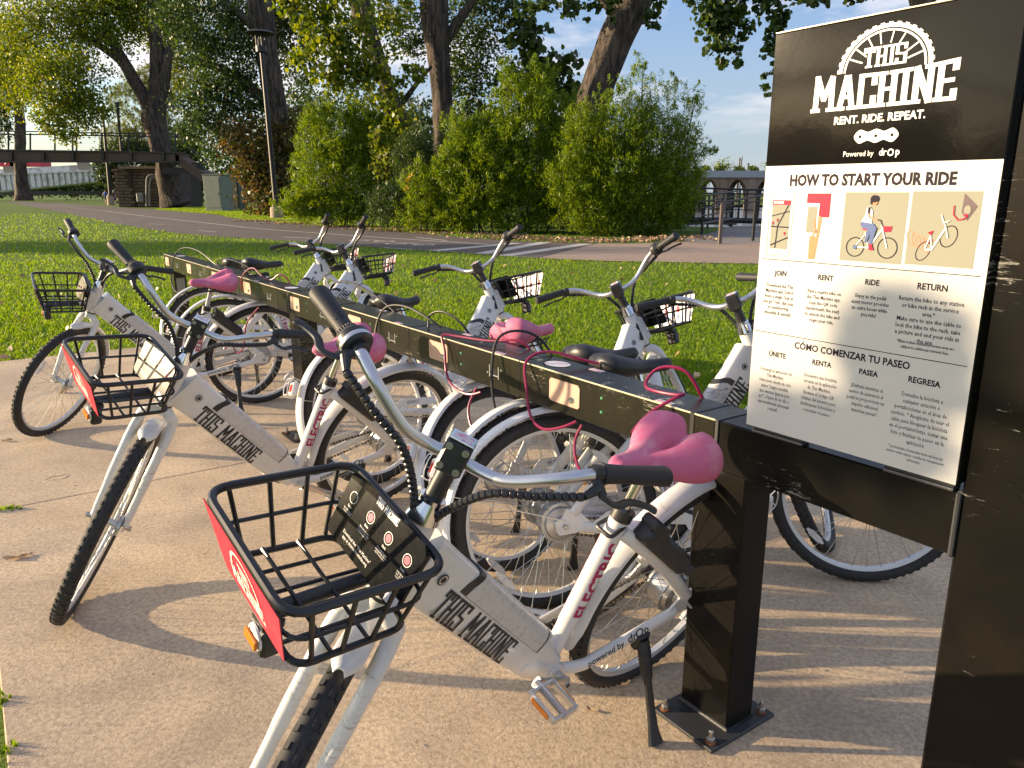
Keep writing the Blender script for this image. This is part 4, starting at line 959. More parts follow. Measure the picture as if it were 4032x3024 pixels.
def place_bike(root, kids, key):
    X, Yy, h, ln, st, dsz, pink, ca, label = BIKES[key]
    # pitch so that the steered front wheel touches the ground
    Rs_ = Matrix.Rotation(st, 4, AX); Sm = Matrix.Translation(HT) @ Rs_ @ Matrix.Translation(-HT)
    base = Matrix.Translation((X, Yy, 0)) @ Matrix.Rotation(h, 4, 'Z') @ Matrix.Rotation(-ln, 4, 'X')
    ph = 0
    for _ in range(4):
        Mx = base @ Matrix.Rotation(ph, 4, 'Y')
        c = Mx @ Sm @ FH; q = (Mx @ Sm @ (FH + Vector((0, 1, 0)))) - c
        low = c.z - (RW - .0245) * math.sqrt(max(1 - q.z ** 2, 0)) - .0245
        ph += math.atan2(low, WB)
    lr = (base @ Vector((0, 0, RW))).z - (RW - .0245) * math.cos(ln) - .0245
    Mx = Matrix.Translation((0, 0, -lr)) @ base @ Matrix.Rotation(ph, 4, 'Y')
    root.matrix_world = Mx
    for nm, o in kids.items():
        if nm in steer_names: o.matrix_local = Sm
    # cranks
    for s, ck, pk in ((1, PP['crank'][0], PP['pedal'][0]), (-1, PP['crank'][1], PP['pedal'][1])):
        o = kids[ck.name]; o.rotation_euler = (0, ca, 0)
        p = kids[pk.name]; v = Vector((s * .17, 0, 0)); p.location = BBp + (Matrix.Rotation(ca, 3, 'Y') @ v - v); p.rotation_euler = (0, 0, 0)
    if pink: setmat(kids[SAD.name], M['pink'])
    else: kids[SAD.name].data = PP['slim']
    kids[SAD.name].location = (0, 0, dsz)
    tag(root, label, 'bicycle', 'white hire bikes locked to the rack')
    # kickstand reaching from the left chainstay to the ground
    inv = Mx.inverted(); top = Vector((.185, .088, .325)); g = Mx @ Vector((.175, .30, 0)); 
    for _ in range(6):
        t_ = (Mx @ Vector((.175, .30, 0)))
    foot = None
    wt = Mx @ top; out = (Mx.to_3x3() @ Vector((0, 1, 0))); out.z = 0; out.normalize(); fwd = (Mx.to_3x3() @ Vector((1, 0, 0))); fwd.z = 0; fwd.normalize()
    foot = Vector((wt.x, wt.y, 0)) + out * .075 + fwd * .02 + Vector((0, 0, .006))
    a, b = inv @ wt, inv @ foot; dlt = b - a
    m = MB(); m.box(a + Vector((0, -.008, -.004)), (.055, .024, .05), None, .006)
    m.tube([a, a + dlt * .12, a + dlt * .35, a + dlt * .40, a + dlt * .70, a + dlt * .80], [.020, .022, .018, .013, .014, .016], 10, sec=(1, .7))
    m.tube([a + dlt * .78, a + dlt * .90, b + Vector((0, .004, 0))], [.015, .020, .027], 10, sec=(1, .5))
    m.build('kickstand', M['black'], root)
order = 'ABCDEFGHI'
copies = {}
for k in order[1:]:
    r_ = root0.copy(); col.objects.link(r_); copies[k] = (r_, copy_children(root0, r_))
place_bike(root0, {o.name: o for o in kids0}, 'A')
for k in order[1:]: place_bike(copies[k][0], copies[k][1], k)
for nm, o in copies['C'][1].items():
    if nm == POST.name: setmat(o, M['battery'])
BK = {'A': root0, **{k: v[0] for k, v in copies.items()}}

# ------------------------------------------------------------ lock cables looped over the beam
def cable(pts, mt, label, r=.0050, cat='cable'):
    P_ = [Wd(*p) for p in pts]; c = P_[0].copy(); m = MB(); q_ = spline(P_, 10)
    for _ in range(14): q_ = [q_[0]] + [(q_[i - 1] + q_[i] * 2 + q_[i + 1]) / 4 for i in range(1, len(q_) - 1)] + [q_[-1]]
    m.tube([p - c for p in q_], r, 9); o = m.build('lock_cable', M[mt], None); o.location = c
    tag(o, label, cat, 'lock cables looped over the rack beam'); return o
G_ = 'cable'
cable([(6.05, -.10, .80), (6.08, -.05, .95), (5.85, -.01, 1.035), (5.45, .03, 1.02), (5.15, .07, .928), (5.10, .16, .90)], 'cable_black', 'large black cable loop at the far end of the rack beam')
cable([(6.05, -.10, .80), (5.95, -.12, .70), (5.65, -.13, .66), (5.4, -.12, .68)], 'cable_black', 'black cable sagging below the far end of the beam')
cable([(4.75, .0, .928), (4.80, -.01, 1.00), (4.5, .03, 1.02), (4.25, .10, .95), (4.2, .17, .86)], 'cable_black', 'black cable arching over the beam just behind the farthest pink saddle')
cable([(4.18, -.02, .84), (4.16, -.018, .935), (4.05, .03, 1.005), (3.95, .06, .94), (3.85, .09, .93), (3.78, .12, .975), (3.72, .16, .93), (3.74, .17, .82)], 'cable_pink', 'magenta cable waving over the beam right of the farthest pink saddle')
cable([(3.72, -.05, .775), (3.80, -.12, .66), (3.82, -.14, .50), (3.98, -.15, .44), (4.10, -.14, .50), (4.25, -.15, .43)], 'cable_pink', 'magenta cable hanging under the beam to the lock box of the farthest pink saddled bike')
cable([(2.83, .0, .925), (2.84, .0, .96), (2.76, .02, .975), (2.68, .035, .94), (2.66, .05, .925)], 'cable_black', 'small black cable hoop on the beam behind the nearest grip')
cable([(2.74, .05, .925), (2.78, .07, 1.00), (2.62, .10, 1.035), (2.35, .13, .99), (2.15, .165, .90), (2.12, .19, .82)], 'cable_black', 'black cable arc over the far edge of the beam beside the lone black saddle')
cable([(2.03, -.03, .80), (2.03, -.012, .90), (1.97, .01, .985), (1.82, .04, 1.00), (1.66, .06, .965), (1.60, .09, .93)], 'cable_black', 'black cable arching from the front of the beam at its middle slot')
cable([(1.66, .06, .925), (1.68, .08, .975), (1.60, .10, 1.00), (1.50, .13, .96), (1.47, .16, .90)], 'cable_black', 'small black cable hoop left of the lawn side pink saddle')
cable([(1.02, .17, .88), (1.06, .13, .955), (1.18, .08, .935), (1.36, .02, .936), (1.42, -.012, .935), (1.38, -.02, .88), (1.36, -.03, .80), (1.28, -.05, .755), (1.16, -.05, .745), (1.10, -.03, .765)], 'cable_pink', 'magenta cable from the lawn side pink saddle hanging in front of the beam')
cable([(1.13, -.03, .775), (1.13, -.07, .70), (1.06, -.09, .63), (.98, -.08, .60)], 'cable_pink', 'short magenta cable dropping under the beam behind the rear wheels')
cable([(.88, .16, .88), (.92, .13, .97), (.97, .07, 1.01), (1.02, .0, .99), (1.02, -.03, .90), (.99, -.05, .78), (.93, -.06, .70), (.86, -.05, .66)], 'cable_black', 'black double cable hoop arching over the beam between slot and oval sticker')
cable([(.66, .17, .93), (.72, .12, .945), (.80, .05, .965), (.84, -.012, .93), (.80, -.035, .85), (.76, -.05, .76), (.68, -.055, .73), (.60, -.035, .755), (.56, -.01, .78)], 'cable_pink', 'magenta cable looping round the last pale lock plate on the beam')
cable([(.52, -.02, .78), (.53, -.04, .73), (.50, -.06, .68), (.44, -.08, .65), (.38, -.07, .66)], 'cable_pink', 'short magenta cable dropping behind the nearest pink saddle')
cable([(.17, .165, .88), (.185, .135, .94), (.22, .11, 1.00), (.30, .08, .995), (.31, .04, .945), (.24, .015, .945), (.16, .02, .95), (.145, .03, .955), (.155, .0, .945), (.19, -.04, .91), (.20, -.08, .88), (.19, -.12, .86)], 'cable_pink', 'curly magenta cable on the near end of the beam above the big pink saddle')
# ------------------------------------------------------------ ground, slab, path
def ground_mat(name, c1, c2, c3, s1, s2, rough=.95, bumps=(40, .4, .01), speck=None):
    m = bpy.data.materials.new(name); m.use_nodes = True; t = m.node_tree; p = t.nodes['Principled BSDF']; p.inputs['Roughness'].default_value = rough; p.inputs['Specular IOR Level'].default_value = .25
    g = N(t, 'ShaderNodeNewGeometry')
    n1 = N(t, 'ShaderNodeTexNoise', inp={'Scale': s1, 'Detail': 6, 'Roughness': .6}); n2 = N(t, 'ShaderNodeTexNoise', inp={'Scale': s2, 'Detail': 5, 'Roughness': .75}); nb = N(t, 'ShaderNodeTexNoise', inp={'Scale': bumps[0], 'Detail': 4, 'Roughness': .7})
    for n in (n1, n2, nb): t.links.new(g.outputs['Position'], n.inputs['Vector'])
    r1 = N(t, 'ShaderNodeValToRGB'); r1.color_ramp.elements[0].position = .36; r1.color_ramp.elements[1].position = .64; r1.color_ramp.elements[0].color = (*c1, 1); r1.color_ramp.elements[1].color = (*c2, 1)
    r2 = N(t, 'ShaderNodeMapRange', inp={'From Min': .40, 'From Max': .66, 'To Max': .8})
    mx = N(t, 'ShaderNodeMixRGB'); mx.inputs['Color2'].default_value = (*c3, 1)
    t.links.new(n1.outputs['Fac'], r1.inputs[0]); t.links.new(r1.outputs[0], mx.inputs['Color1']); t.links.new(n2.outputs['Fac'], r2.inputs['Value']); t.links.new(r2.outputs[0], mx.inputs['Fac'])
    out = mx.outputs[0]
    if speck:
        ns_ = N(t, 'ShaderNodeTexNoise', inp={'Scale': .9, 'Detail': 8, 'Roughness': .7, 'Distortion': .6}); t.links.new(g.outputs['Position'], ns_.inputs['Vector'])
        rs_ = N(t, 'ShaderNodeValToRGB'); rs_.color_ramp.elements[0].position = .38; rs_.color_ramp.elements[1].position = .58; rs_.color_ramp.elements[0].color = (.70, .70, .74, 1); rs_.color_ramp.elements[1].color = (1.06, 1.03, .98, 1)
        ms_ = N(t, 'ShaderNodeMixRGB', blend_type='MULTIPLY'); ms_.inputs['Fac'].default_value = .85; t.links.new(ns_.outputs['Fac'], rs_.inputs[0]); t.links.new(out, ms_.inputs['Color1']); t.links.new(rs_.outputs[0], ms_.inputs['Color2']); out = ms_.outputs[0]
        v = N(t, 'ShaderNodeTexVoronoi', inp={'Scale': speck[0], 'Randomness': 1.0}); t.links.new(g.outputs['Position'], v.inputs['Vector'])
        r3 = N(t, 'ShaderNodeMapRange', inp={'From Min': speck[1], 'From Max': speck[1] + .06, 'To Min': speck[3], 'To Max': 0}); t.links.new(v.outputs['Distance'], r3.inputs['Value'])
        sepc = N(t, 'ShaderNodeSeparateColor'); t.links.new(v.outputs['Color'], sepc.inputs[0])
        th = N(t, 'ShaderNodeMath', operation='GREATER_THAN', inp={1: .55}); t.links.new(sepc.outputs[0], th.inputs[0]); ml = N(t, 'ShaderNodeMath', operation='MULTIPLY'); t.links.new(th.outputs[0], ml.inputs[0]); t.links.new(r3.outputs[0], ml.inputs[1])
        mx2 = N(t, 'ShaderNodeMixRGB'); mx2.inputs['Color2'].default_value = (*speck[2], 1); t.links.new(ml.outputs[0], mx2.inputs['Fac']); t.links.new(out, mx2.inputs['Color1']); out = mx2.outputs[0]
    t.links.new(out, p.inputs['Base Color'])
    b = N(t, 'ShaderNodeBump', inp={'Strength': bumps[1], 'Distance': bumps[2]}); t.links.new(nb.outputs['Fac'], b.inputs['Height']); t.links.new(b.outputs[0], p.inputs['Normal'])
    return m
M['soil'] = ground_mat('lawn_soil', (.075, .135, .012), (.12, .185, .018), (.08, .13, .014), .35, 9, bumps=(25, .8, .05))
M['concrete'] = ground_mat('aggregate_concrete', (.74, .585, .395), (.56, .435, .295), (.31, .23, .155), 1.9, 60, bumps=(110, .6, .004), speck=(150, .16, (.74, .60, .44), .7))
M['asphalt'] = ground_mat('worn_asphalt', (.115, .095, .085), (.15, .125, .11), (.09, .075, .068), .5, 30, bumps=(120, .4, .006))
M['plaza'] = ground_mat('tan_plaza_concrete', (.34, .25, .19), (.40, .30, .23), (.28, .20, .15), .6, 20, bumps=(80, .3, .005))
M['deck'] = ground_mat('grey_deck_concrete', (.22, .20, .18), (.27, .245, .22), (.18, .16, .15), .6, 20, bumps=(80, .3, .005))
M['roadpaint'] = ground_mat('worn_road_paint', (.62, .58, .53), (.52, .48, .43), (.3, .27, .24), 2, 18, bumps=(90, .3, .004))
M['mulch'] = ground_mat('leaf_mulch', (.16, .10, .055), (.24, .16, .09), (.07, .045, .025), 2, 30, bumps=(30, 1, .05))
ZG = -.03
def sheet_poly(name, pts, z, mt, kind='structure'):
    me = bpy.data.meshes.new(name); bm = bmesh.new(); vs = [bm.verts.new((p[0], p[1], z)) for p in pts]; f = bm.faces.new(vs); bmesh.ops.triangulate(bm, faces=[f]); bmesh.ops.recalc_face_normals(bm, faces=bm.faces)
    for f in bm.faces:
        if f.normal.z < 0: f.normal_flip()
    bm.to_mesh(me); bm.free(); me.materials.append(mt); o = bpy.data.objects.new(name, me); col.objects.link(o)
    if kind: o['kind'] = kind
    return o
BANK = [(3.5, 60), (6.5, 37.0), (9.5, 34.6), (14, 33.5), (40, 31), (90, 20), (3000, -60)]
sheet_poly('ground', [(-3000, -300), (3000, -300)] + BANK[::-1] + [(-6, 90), (-30, 400), (-300, 3000), (-3000, 3000)], ZG, M['soil'])
# slab panels with open joints
slabr = empty('concrete_slab', (0, 0, 0)); tag(slabr, kind='structure')
for s0, s1 in ((-5.0, -.996), (-.988, 3.000), (3.008, 7.02)):
    m = MB(); c = Wd((s0 + s1) / 2, .065, 0); m.box((0, 0, -.06), (s1 - s0, 3.43, .12), None, .004); o = m.build('slab_panel', M['concrete'], slabr, smooth=False); o.location = c; o.rotation_euler = (0, 0, RZ)
near = [(-3.6, 21.6)]
NE = [gp(*q) for q in ((0, 790), (163, 820), (407, 869), (610, 904), (814, 926), (1000, 937), (1452, 969), (1705, 986), (2000, 1006), (2118, 1014))]
FE = [gp(*q) for q in ((300, 803), (488, 816), (802, 839), (900, 853), (1000, 866), (1452, 899), (1633, 915), (2000, 945), (2356, 956))]
def densify(P_, n=5): return [(p.x, p.y) for p in spline([(q.x, q.y, 0) for q in P_], n)]
sheet_poly('path', densify(NE) + densify(FE)[::-1], -.020, M['asphalt'])
pl = [gp(2118, 1014), gp(2406, 1025), gp(2988, 1035), Vector((14, 15.4, 0)), Vector((40, 10, 0)), Vector((42, 22, 0)), gp(3060, 950), gp(2837, 958), gp(2696, 950), gp(2480, 957), gp(2356, 956)]
sheet_poly('plaza', [(p.x, p.y) for p in pl], -.016, M['plaza'])
dk = [gp(2696, 950), gp(2837, 958), gp(3060, 950), Vector((22, 22, 0)), Vector((16, 33.2, 0)), gp(3006, 888), gp(2886, 889), gp(2783, 920), gp(2696, 934)]
sheet_poly('walkway', [(p.x, p.y) for p in dk], -.012, M['deck'])
def strip(name, P_, wd, z=-.0155, cl=False, mt='roadpaint'):
    P_ = [Vector((p.x, p.y, 0)) for p in P_]; vs = []; fs = []
    for i, p in enumerate(P_):
        a = P_[max(i - 1, 0)]; b = P_[min(i + 1, len(P_) - 1)]; d = (b - a).normalized(); n = Vector((-d.y, d.x, 0)) * wd / 2; vs += [p + n, p - n]
    for i in range(len(P_) - 1): fs.append((2 * i, 2 * i + 1, 2 * i + 3, 2 * i + 2))
    m = MB(); m.add([(v.x, v.y, z) for v in vs], fs); o = m.build(name, M[mt], None, smooth=False); o['kind'] = 'structure'; return o
LN = [gp(*q) for q in ((268, 816), (407, 829), (570, 850), (900, 886), (1000, 897), (1452, 930), (1927, 960))]
strip('edge_line', spline([(p.x, p.y, 0) for p in LN], 6), .13)
for a, b in (((435, 858), (474, 858.5)), ((342, 843), (370, 843.5)), ((586, 880), (646, 882)), ((780, 906), (850, 911)), ((1111, 931), (1226, 936)), ((1511, 973), (1624, 979)), ((258, 829), (285, 829.4))):
    strip('dash_line', [gp(*a), gp(*b)], .12)
for a, b in (((1895, 996), (2150, 951)), ((1985, 1004), (2310, 958)), ((1705, 985), (2035, 955)), ((1640, 933), (1760, 945))): strip('crossing_line', [gp(*a), gp(*b)], .42 if a[0] > 1700 else .12)
for a in ((1415, 944), (1560, 957)):
    c = gp(*a)
    for k, (dx, dy) in enumerate(((0, 0), (.9, -.55))):
        P_ = [c + Vector((dx + .30 * math.cos(t_), dy + .30 * math.sin(t_), 0)) for t_ in [2 * math.pi * q / 16 for q in range(17)]]; strip('cycle_mark', P_, .09)
    strip('cycle_mark', [c, c + Vector((.35, .25, 0)), c + Vector((.9, -.55, 0))], .08, z=-.0150)
# river, far bank
M['water'] = mat('river_water', (.10, .085, .07), .12, bump=(1.2, .5, .4), spec=.5)
sheet_poly('river', [(-40, 30), (3000, -200), (3000, 900), (-400, 900)], -4.2, M['water'])
m = MB(); bt = [Vector((x, y, ZG)) for x, y in BANK]; lo_ = [Vector((x + (.8 if i < 3 else .2), y + 3.5, -4.6)) for i, (x, y) in enumerate(BANK)]
m.add(bt + lo_, [(i, i + 1, len(bt) + i + 1, len(bt) + i) for i in range(len(bt) - 1)]); o = m.build('river_bank', M['mulch'], None); o['kind'] = 'structure'
sheet_poly('far_bank', [(-400, 300), (3000, 300), (3000, 3000), (-400, 3000)], -3.4, M['soil'])
m = MB()
for k in range(46):
    a = 8 + k * 1.3; m.box((6 + rnd.uniform(-2, 30), 50 + rnd.uniform(0, 50), -4.15), (rnd.uniform(1, 5), rnd.uniform(.6, 2), rnd.uniform(.15, .6)), Matrix.Rotation(rnd.uniform(0, 3), 3, 'Z'), .1)
o = m.build('river_rocks', M['mulch'], None); tag(o, 'low pale rocks breaking the shallow river beyond the railings', 'rocks', kind='stuff')
strip('weir', [Vector((-30, 62, 0)), Vector((60, 52, 0))], 1.0, z=-4.1, mt='roadpaint')

# ------------------------------------------------------------ vegetation
rg = np.random.default_rng(11)
def leaf_mat(name, cols, rough=.45, tr=.42):
    m = bpy.data.materials.new(name); m.use_nodes = True; t = m.node_tree; p = t.nodes['Principled BSDF']; out = t.nodes['Material Output']
    g = N(t, 'ShaderNodeNewGeometry'); r = N(t, 'ShaderNodeValToRGB'); el = r.color_ramp.elements
    el[0].color = (*cols[0], 1); el[1].color = (*cols[-1], 1); el[1].position = 1
    for i, c in enumerate(cols[1:-1]): e = el.new((i + 1) / (len(cols) - 1)); e.color = (*c, 1)
    t.links.new(g.outputs['Random Per Island'], r.inputs[0]); t.links.new(r.outputs[0], p.inputs['Base Color'])
    p.inputs['Roughness'].default_value = rough; p.inputs['Specular IOR Level'].default_value = .4
    tl = N(t, 'ShaderNodeBsdfTranslucent'); hs = N(t, 'ShaderNodeHueSaturation', inp={'Saturation': 1.1, 'Value': 1.7, 'Hue': .485}); t.links.new(r.outputs[0], hs.inputs['Color']); t.links.new(hs.outputs[0], tl.inputs['Color'])
    mx = N(t, 'ShaderNodeMixShader', inp={'Fac': tr}); t.links.new(p.outputs[0], mx.inputs[1]); t.links.new(tl.outputs[0], mx.inputs[2]); t.links.new(mx.outputs[0], out.inputs['Surface'])
    return m
M['leaf_cotton'] = leaf_mat('cottonwood_leaves', [(.048, .090, .008), (.10, .15, .012), (.175, .215, .016), (.26, .27, .035)])
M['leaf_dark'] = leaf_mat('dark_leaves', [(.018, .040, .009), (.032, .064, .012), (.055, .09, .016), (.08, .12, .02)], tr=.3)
M['leaf_pale'] = leaf_mat('pale_leaves', [(.07, .10, .015), (.11, .14, .02), (.15, .17, .03)], tr=.5)
M['leaf_willow'] = leaf_mat('feathery_leaves', [(.060, .12, .006), (.105, .185, .008), (.16, .235, .010), (.225, .275, .02)], tr=.45)
M['leaf_brown'] = leaf_mat('russet_leaves', [(.05, .07, .012), (.09, .09, .018), (.14, .07, .02), (.06, .09, .015), (.16, .09, .04)], tr=.35)
M['leaf_dry'] = leaf_mat('dry_leaves', [(.22, .13, .07), (.35, .22, .12), (.45, .33, .2), (.25, .17, .10)], tr=.1)
M['flower'] = mat('yellow_flower', (.75, .45, .02), .5)
def bark_extra(t, p, tcn):
    mp = N(t, 'ShaderNodeMapping', inp={'Scale': (1, 1, .16)}); n = N(t, 'ShaderNodeTexNoise', inp={'Scale': 5.5, 'Detail': 6, 'Roughness': .7, 'Distortion': .8})
    t.links.new(tcn.outputs['Object'], mp.inputs[0]); t.links.new(mp.outputs[0], n.inputs['Vector'])
    r = N(t, 'ShaderNodeValToRGB'); r.color_ramp.elements[0].position = .42; r.color_ramp.elements[1].position = .60; r.color_ramp.elements[0].color = (.030, .022, .016, 1); r.color_ramp.elements[1].color = (.14, .105, .08, 1)
    t.links.new(n.outputs['Fac'], r.inputs[0]); t.links.new(r.outputs[0], p.inputs['Base Color'])
    b = N(t, 'ShaderNodeBump', inp={'Strength': 1, 'Distance': .2}); t.links.new(n.outputs['Fac'], b.inputs['Height']); t.links.new(b.outputs[0], p.inputs['Normal'])
M['bark'] = mat('furrowed_bark', (.15, .12, .09), .9, extra=bark_extra)
LEAF = {'diamond': np.array([(-.5, 0, 0), (0, -.42, .08), (.5, 0, 0), (0, .42, .08)]),
        'blade': np.array([(-.5, 0, 0), (.05, -.085, .03), (.5, 0, -.06), (.05, .085, .03)]),
        'heart': np.array([(-.42, 0, 0), (-.30, -.36, .06), (.05, -.42, .05), (.55, 0, -.05), (.05, .42, .05), (-.30, .36, .06)])}
def leaf_cloud(name, C_, R_, n, size, shape, mt, parent=None, clump=18, spread=.20, shell=.5, up=0, seed=None):
    """C_: blob centres, R_: radii (x,y,z) arrays, n: leaves per blob"""
    base = LEAF[shape]; allv = []
    for c, r, k in zip(C_, R_, n):
        c = np.array(c, float); r = np.array(r, float); k = int(k); nc = max(1, k // clump)
        d = rg.normal(size=(nc, 3)); d /= np.linalg.norm(d, axis=1)[:, None]; rad = shell + (1 - shell) * rg.random(nc) ** .6
        wob = 1 + .24 * np.sin(d[:, 0] * 5 + c[0]) * np.cos(d[:, 2] * 6 + c[2])
        cc = c + d * r * (rad * wob)[:, None]
        idx = rg.integers(0, nc, k); sp_ = spread * r.mean() * (.4 + 1.2 * rg.random(nc))[idx]
        if shape == 'blade' and size > .02:      # leaves set along upright, outward-bending sprays
            ax_ = d * .55 + np.array([0, 0, .85]) + rg.normal(size=(nc, 3)) * .28; ax_ /= np.linalg.norm(ax_, axis=1)[:, None]
            Ls = (.22 + .40 * rg.random(nc)) * min(1.0, r[2]); tt = rg.random(k) ** .8
            p = cc[idx] + ax_[idx] * (tt * Ls[idx])[:, None] + np.array([0, 0, -1.]) * (.12 * tt ** 2 * Ls[idx])[:, None] + rg.normal(size=(k, 3)) * (.05 + .09 * (1 - tt))[:, None] * np.minimum(1, r.mean())
            a = ax_[idx] * .7 + rg.normal(size=(k, 3)) * .6
        else:
            p = cc[idx] + rg.normal(size=(k, 3)) * sp_[:, None] * np.array([1, 1, .75])
            a = rg.normal(size=(k, 3))
        if up: a[:, 2] = np.abs(a[:, 2]) + up
        a /= np.linalg.norm(a, axis=1)[:, None]; b = rg.normal(size=(k, 3)); b -= a * (a * b).sum(1)[:, None]; b /= np.linalg.norm(b, axis=1)[:, None]; cr = np.cross(a, b)
        s = size * (.6 + .75 * rg.random(k))
        V = p[:, None, :] + s[:, None, None] * (base[None, :, 0, None] * a[:, None, :] + base[None, :, 1, None] * b[:, None, :] + base[None, :, 2, None] * cr[:, None, :])
        allv.append(V.reshape(-1, 3))
    V = np.concatenate(allv); V[:, 2] = np.maximum(V[:, 2], ZG - 4.5); nv = len(base); nf = len(V) // nv
    me = bpy.data.meshes.new(name); me.vertices.add(len(V)); me.vertices.foreach_set('co', V.ravel().astype(np.float32)); me.loops.add(len(V)); me.loops.foreach_set('vertex_index', np.arange(len(V), dtype=np.int32))
    me.polygons.add(nf); me.polygons.foreach_set('loop_start', np.arange(0, len(V), nv, dtype=np.int32)); me.polygons.foreach_set('loop_total', np.full(nf, nv, dtype=np.int32)); me.update(); me.materials.append(M[mt] if isinstance(mt, str) else mt)
    o = bpy.data.objects.new(name, me); col.objects.link(o)
    if parent is not None: o.parent = parent; o.matrix_parent_inverse = parent.matrix_world.inverted()
    return o
from mathutils import noise as mnoise
def limb(mb, pts, Y, seg=18, dY=None):
    """pts: (px, py, radius px) at depth Y; dY optional depth offsets"""
    P_ = []; rr = []
    Q = [tuple(at(x, y, Y + (dY[i] if dY else 0))) + (r * Y / F,) for i, (x, y, r) in enumerate(pts)]
    n = 7
    pos = spline([q[:3] for q in Q], n); rad = []
    for i in range(len(Q) - 1):
        for k in range(n): rad.append(Q[i][3] + (Q[i + 1][3] - Q[i][3]) * k / n)
    rad.append(Q[-1][3])
    k0 = len(mb.v); mb.tube(pos, rad, seg)
    for i in range(k0, len(mb.v)):
        v = Vector(mb.v[i]); j = (i - k0) // seg
        if j < len(pos):
            c = pos[j]; d = v - c; a = math.atan2(d.y, d.x)
            f_ = 1 + .10 * math.sin(a * 9 + 3 * mnoise.noise(v * .3)) + .14 * mnoise.noise(Vector((a * 2.2, v.z * .7, v.x)))
            mb.v[i] = tuple(c + d * f_)
COVER = {'leaf_cotton': 1.9, 'leaf_dark': 2.2, 'leaf_pale': 1.5, 'leaf_willow': 1.9, 'leaf_brown': 1.9}
def tree(name, label, base_px, Y, limbs, blobs, leafpx, mt, shape='diamond', cover=2.0, group=None, clump=18, shell=.35, depth=.8, spread=.20, cat='tree'):
    cover *= COVER.get(mt, 1.5); b = at(base_px, 900, Y); root = empty(name, (b.x, Y, ZG)); bpy.context.view_layer.update(); tag(root, label, cat, group)
    if limbs:
        m = MB(); 
        for l in limbs: limb(m, l, Y)
        o = m.build('trunk', M['bark'], None, angle=180); o.parent = root; o.location = -Vector(root.location)
    C_, R_, n_ = [], [], []
    for bl in blobs:
        (px, py, rx, ry) = bl[:4]; dy = bl[4] if len(bl) > 4 else 0; cv = bl[5] if len(bl) > 5 else 1
        yy = Y + dy; c = at(px, py, yy); k = yy / F; C_.append(tuple(c)); R_.append((rx * k, min(rx, ry) * k * depth, ry * k))
        la = leafpx * leafpx * (.36 if shape != 'blade' else .075); n_.append(math.pi * rx * ry * cover * cv / la)
    if cat == 'shrub':
        for bl in blobs[::2]:
            m = MB(); bs_ = Vector((b.x + (at(bl[0], 900, Y).x - b.x) * .55, Y, ZG)); e_ = at(bl[0], bl[1], Y); m.tube(spline([bs_, bs_.lerp(e_, .5) + Vector((.05, .1, .1)), e_], 4), [.035] * 4 + [.022] * 4 + [.01], 6); o = m.build('stem', M['bark'], None); o.parent = root; o.location = -Vector(root.location)
    if C_:
        o = leaf_cloud('crown', C_, R_, n_, leafpx * Y / F, shape, mt, None, clump, spread, shell); o.parent = root; o.location = -Vector(root.location)
    return root
GT = 'cottonwood trees behind the path'
tree('cottonwood_tree', 'large forked cottonwood beside the stone building, left of the green cabinet', 690, 78,
     [[(690, 815, 62), (672, 770, 42), (655, 700, 33), (652, 640, 31), (628, 560, 38), (605, 460, 40), (618, 400, 33), (620, 300, 26), (618, 180, 24), (602, 60, 20), (630, -60, 14)],
      [(618, 420, 30), (650, 280, 20), (672, 180, 14), (720, 80, 9)], [(600, 440, 32), (560, 370, 23), (500, 265, 20), (440, 160, 14), (410, 60, 10), (380, -60, 7)], [(540, 340, 18), (480, 250, 14), (400, 185, 12), (300, 120, 7)]],
     [(180, 130, 190, 150), (60, 300, 90, 130, 0, .8), (240, 330, 170, 120, -4), (420, 80, 150, 110), (480, -20, 200, 90), (600, 60, 120, 90, 4), (330, 440, 110, 70, -4, .8), (200, 470, 60, 60, -6, .8), (700, 120, 110, 130, 3), (760, 300, 90, 100, 3, .8), (270, 520, 50, 50, -6, .6)], 9, 'leaf_cotton', cover=1.9)
tree('cottonwood_tree', 'far left cottonwood trunk in front of the white weathered wall', 88, 108,
     [[(95, 790, 34), (88, 740, 23), (80, 640, 19), (80, 500, 17), (70, 400, 15), (40, 250, 12)]], [(20, 330, 60, 110), (10, 180, 90, 120), (0, 480, 40, 80, 0, .8), (0, 600, 22, 50, 0, .6)], 7, 'leaf_dark', cover=2.0, group=None)
tree('willow_tree', 'bright yellow-green feathery tree seen behind the footbridge', 620, 100, [[(620, 790, 12), (600, 600, 9), (590, 400, 6)]],
     [(560, 420, 130, 130, 0, .9), (650, 330, 90, 110), (480, 560, 90, 70, -2, .8), (610, 580, 110, 80), (700, 560, 90, 80)], 9, 'leaf_pale', 'blade', cover=1.7)
tree('dark_tree', 'dark bushy tree behind the footbridge and the leaning lamp on the building', 440, 96, [[(440, 790, 10), (440, 640, 8)]],
     [(430, 640, 60, 55), (500, 600, 100, 60), (650, 620, 100, 60, 0, .9), (420, 700, 45, 40, 0, .7), (740, 600, 80, 70, 0, .8)], 8, 'leaf_dark', cover=2.0)
